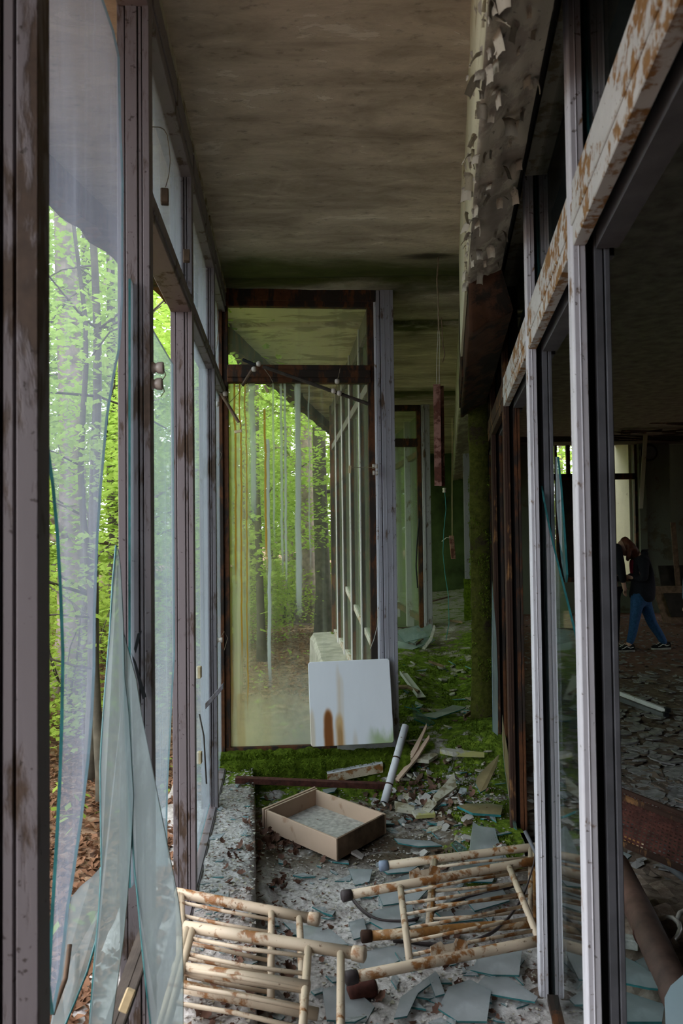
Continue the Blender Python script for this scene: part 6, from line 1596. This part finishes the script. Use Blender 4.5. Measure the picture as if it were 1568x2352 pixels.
for i in range(22):                                                   # the wood behind
    Y = rnd.uniform(7, 30); px = rnd.choice((rnd.uniform(-150, 440), rnd.uniform(440, 900)))
    Y = max(Y, 17) if px > 440 else Y
    if px > 660: Y = max(Y, 22)
    tree(px, Y, rnd.uniform(.06, .16), rnd.uniform(8, 13), (rnd.gauss(0, .02), 0), rnd.choice(('bark', 'barkdark')), (4200, 'leafA' if i % 3 else 'leafB', rnd.uniform(2.0, 3.2), 1.2, rnd.uniform(5, 8), .09), 'leafy forest tree farther back in the dense wood outside', 'forest trees farther back', 300+i, 5)
def shrub(px, Y, n, rad, top, size, lab, grp, seed, mat='leafB'):
    p = pixY(px, 1300, Y); P = Vector((p.x, p.y, gz(p.x, p.y)))
    t_ = empty('shrub', P, lab, 'shrub', grp); r = random.Random(seed)
    for k in range(6):
        a = r.uniform(0, 6.3); q = [P]; d = Vector((cos(a)*.35, sin(a)*.35, 1)).normalized()
        for s_ in range(5): d = (d+Vector((r.gauss(0, .2), r.gauss(0, .2), .1))).normalized(); q.append(q[-1]+d*top*.2)
        if q[-1].y < 15.8 and q[-1].x > xfac(q[-1].y)-.5: continue
        MB().tube(q, [.012*(1-j/7) for j in range(6)], 5).build('stem', M_['barkdark'], t_, True)
    foliage('foliage', n, mat, seed, rad, P.z+.1, P.z+top, size, t_, P)
sl = 'leafy undergrowth shrub between the forest trunks outside'
for i in range(26):
    Y = rnd.uniform(6.5, 26); px = rnd.uniform(-60, 420) if i % 2 else rnd.uniform(480, 880)
    if px > 480: Y = max(Y, 13+(px-480)/400*9)
    shrub(px, Y, 1700, rnd.uniform(.7, 1.4), rnd.uniform(.6, 1.5), .062, sl, 'undergrowth shrubs', 500+i)
# trees behind the hall windows
for i in range(7):
    x = 3.2+i*.62; y = 22+rnd.uniform(0, 5); P = Vector((x, y, -.1)); t_ = empty('tree', P, 'bright leafy tree outside behind the far hall window', 'tree', 'trees behind the hall window')
    trunk(P, .08, 9, (0, 0), t_, 'bark', 700+i, 4); foliage('foliage', 2600, 'leafA', 700+i, 1.8, .3, 5.5, .12, t_, P)
# distant woodland wall
wl = 'distant woodland crown closing the view between nearer trees'
for i in range(16):
    a = -1.25+1.45*i/15; D = 32+rnd.uniform(-3, 6); P = Vector((D*sin(a), D*cos(a), 0))
    t_ = empty('tree', P, wl, 'tree', 'distant woodland trees'); trunk(P, .2, 15, (0, 0), t_, 'barkdark', 800+i, 3)
    foliage('foliage', 5200, 'leafA' if i % 2 else 'leafB', 800+i, 4.4, .2, 13.5, .25, t_, P)
for i in range(15):
    a = -1.2+1.22*i/14; D = 25+rnd.uniform(-2, 3); P = Vector((D*sin(a), D*cos(a), 0))
    t_ = empty('shrub', P, 'tall thicket of bright leaves closing the low view between trunks', 'shrub', 'far thickets')
    MB().tube([P-UP*.2, P+UP*1.2, P+Vector((.3, 0, 2.6))], [.05, .04, .02], 6).build('stem', M_['barkdark'], t_, True)
    foliage('foliage', 3200, 'leafB' if i % 2 else 'leafA', 900+i, 2.6, .0, 4.2, .17, t_, P)
# litter of fallen leaves on the forest floor
r = random.Random(5); lm = MB()
for i in range(46000):
    y = r.uniform(.5, 16)if i%3 else r.uniform(.5,7); x = xfac(y)-.3-(r.random()**1.4)*(3+y*.55)
    if x > -.0797*y-.80 and y < 4.9: continue
    if y >= 4.9 and x > xfac(y)-.5: continue
    s_ = r.uniform(.018, .04); p = Vector((x, y, gz(x, y)+r.uniform(.0, .03))); n = Vector((r.gauss(0, .5), r.gauss(0, .5), 1)).normalized(); a = n.orthogonal().normalized(); a = Matrix.Rotation(r.uniform(0, 6.3), 3, n) @ a; b = n.cross(a)
    lm.add([p-a*s_, p+b*s_*.6+n*s_*.25, p+a*s_, p-b*s_*.6+n*s_*.25], [(0, 1, 2, 3)], 0)
for i in range(1500):
    y = r.uniform(.6, 4.8); x = -.0797*y-.44-.22*r.random(); z = ledz(x, y)+.003
    if nz(x*5, y*4, 2) < -.1: continue
    s_ = r.uniform(.015, .034); p = Vector((x, y, z)); n = Vector((r.gauss(0, .5), r.gauss(0, .5), 1)).normalized(); a = n.orthogonal().normalized(); a = Matrix.Rotation(r.uniform(0, 6.3), 3, n) @ a; b = n.cross(a)
    lm.add([p-a*s_, p+b*s_*.6+n*s_*.25, p+a*s_, p-b*s_*.6+n*s_*.25], [(0, 1, 2, 3)], 0)
tag(lm.build('leaf_litter', M_['litter'], ground), kind='stuff')
# patches of low green plants
gp = MB()
for i in range(4200):
    y = r.uniform(1, 16); x = xfac(y)-.4-r.random()*(2.5+y*.5)
    if nz(x*1.2, y*1.2, 4) < .12: continue
    if x > xfac(y)-.5: continue
    s_ = r.uniform(.025, .06); p = Vector((x, y, gz(x, y)+r.uniform(.03, .16))); n = Vector((r.gauss(0, .4), r.gauss(0, .4), 1)).normalized(); a = n.orthogonal().normalized(); a = Matrix.Rotation(r.uniform(0, 6.3), 3, n) @ a; b = n.cross(a)
    gp.add([p-a*s_, p+b*s_*.5, p+a*s_, p-b*s_*.5], [(0, 1, 2, 3)], 0)
tag(gp.build('ground_plants', M_['leafB'], ground), kind='stuff')

# trees and shrubs of a kind are told apart by their order from left to right
order = {}
for o in C.objects:
    if o.get('group') in ('forest trees farther back', 'undergrowth shrubs', 'trees behind the hall window', 'distant woodland trees', 'far thickets'): order.setdefault(o['group'], []).append(o)
nmz = {'forest trees farther back': 'leafy forest tree farther back outside, %s from the left of its kind', 'undergrowth shrubs': 'leafy undergrowth shrub between forest trunks, %s from the left of its kind', 'trees behind the hall window': 'bright leafy tree behind the far hall window, %s from the left',
       'distant woodland trees': 'distant woodland crown closing the view, %s from the left of its kind', 'far thickets': 'tall bright thicket closing the low view, %s from the left of its kind'}
for g_, l_ in order.items():
    l_.sort(key=lambda o: o.location.x/max(.1, o.location.y))
    for i, o in enumerate(l_): o['label'] = nmz[g_] % ordn(i+1)
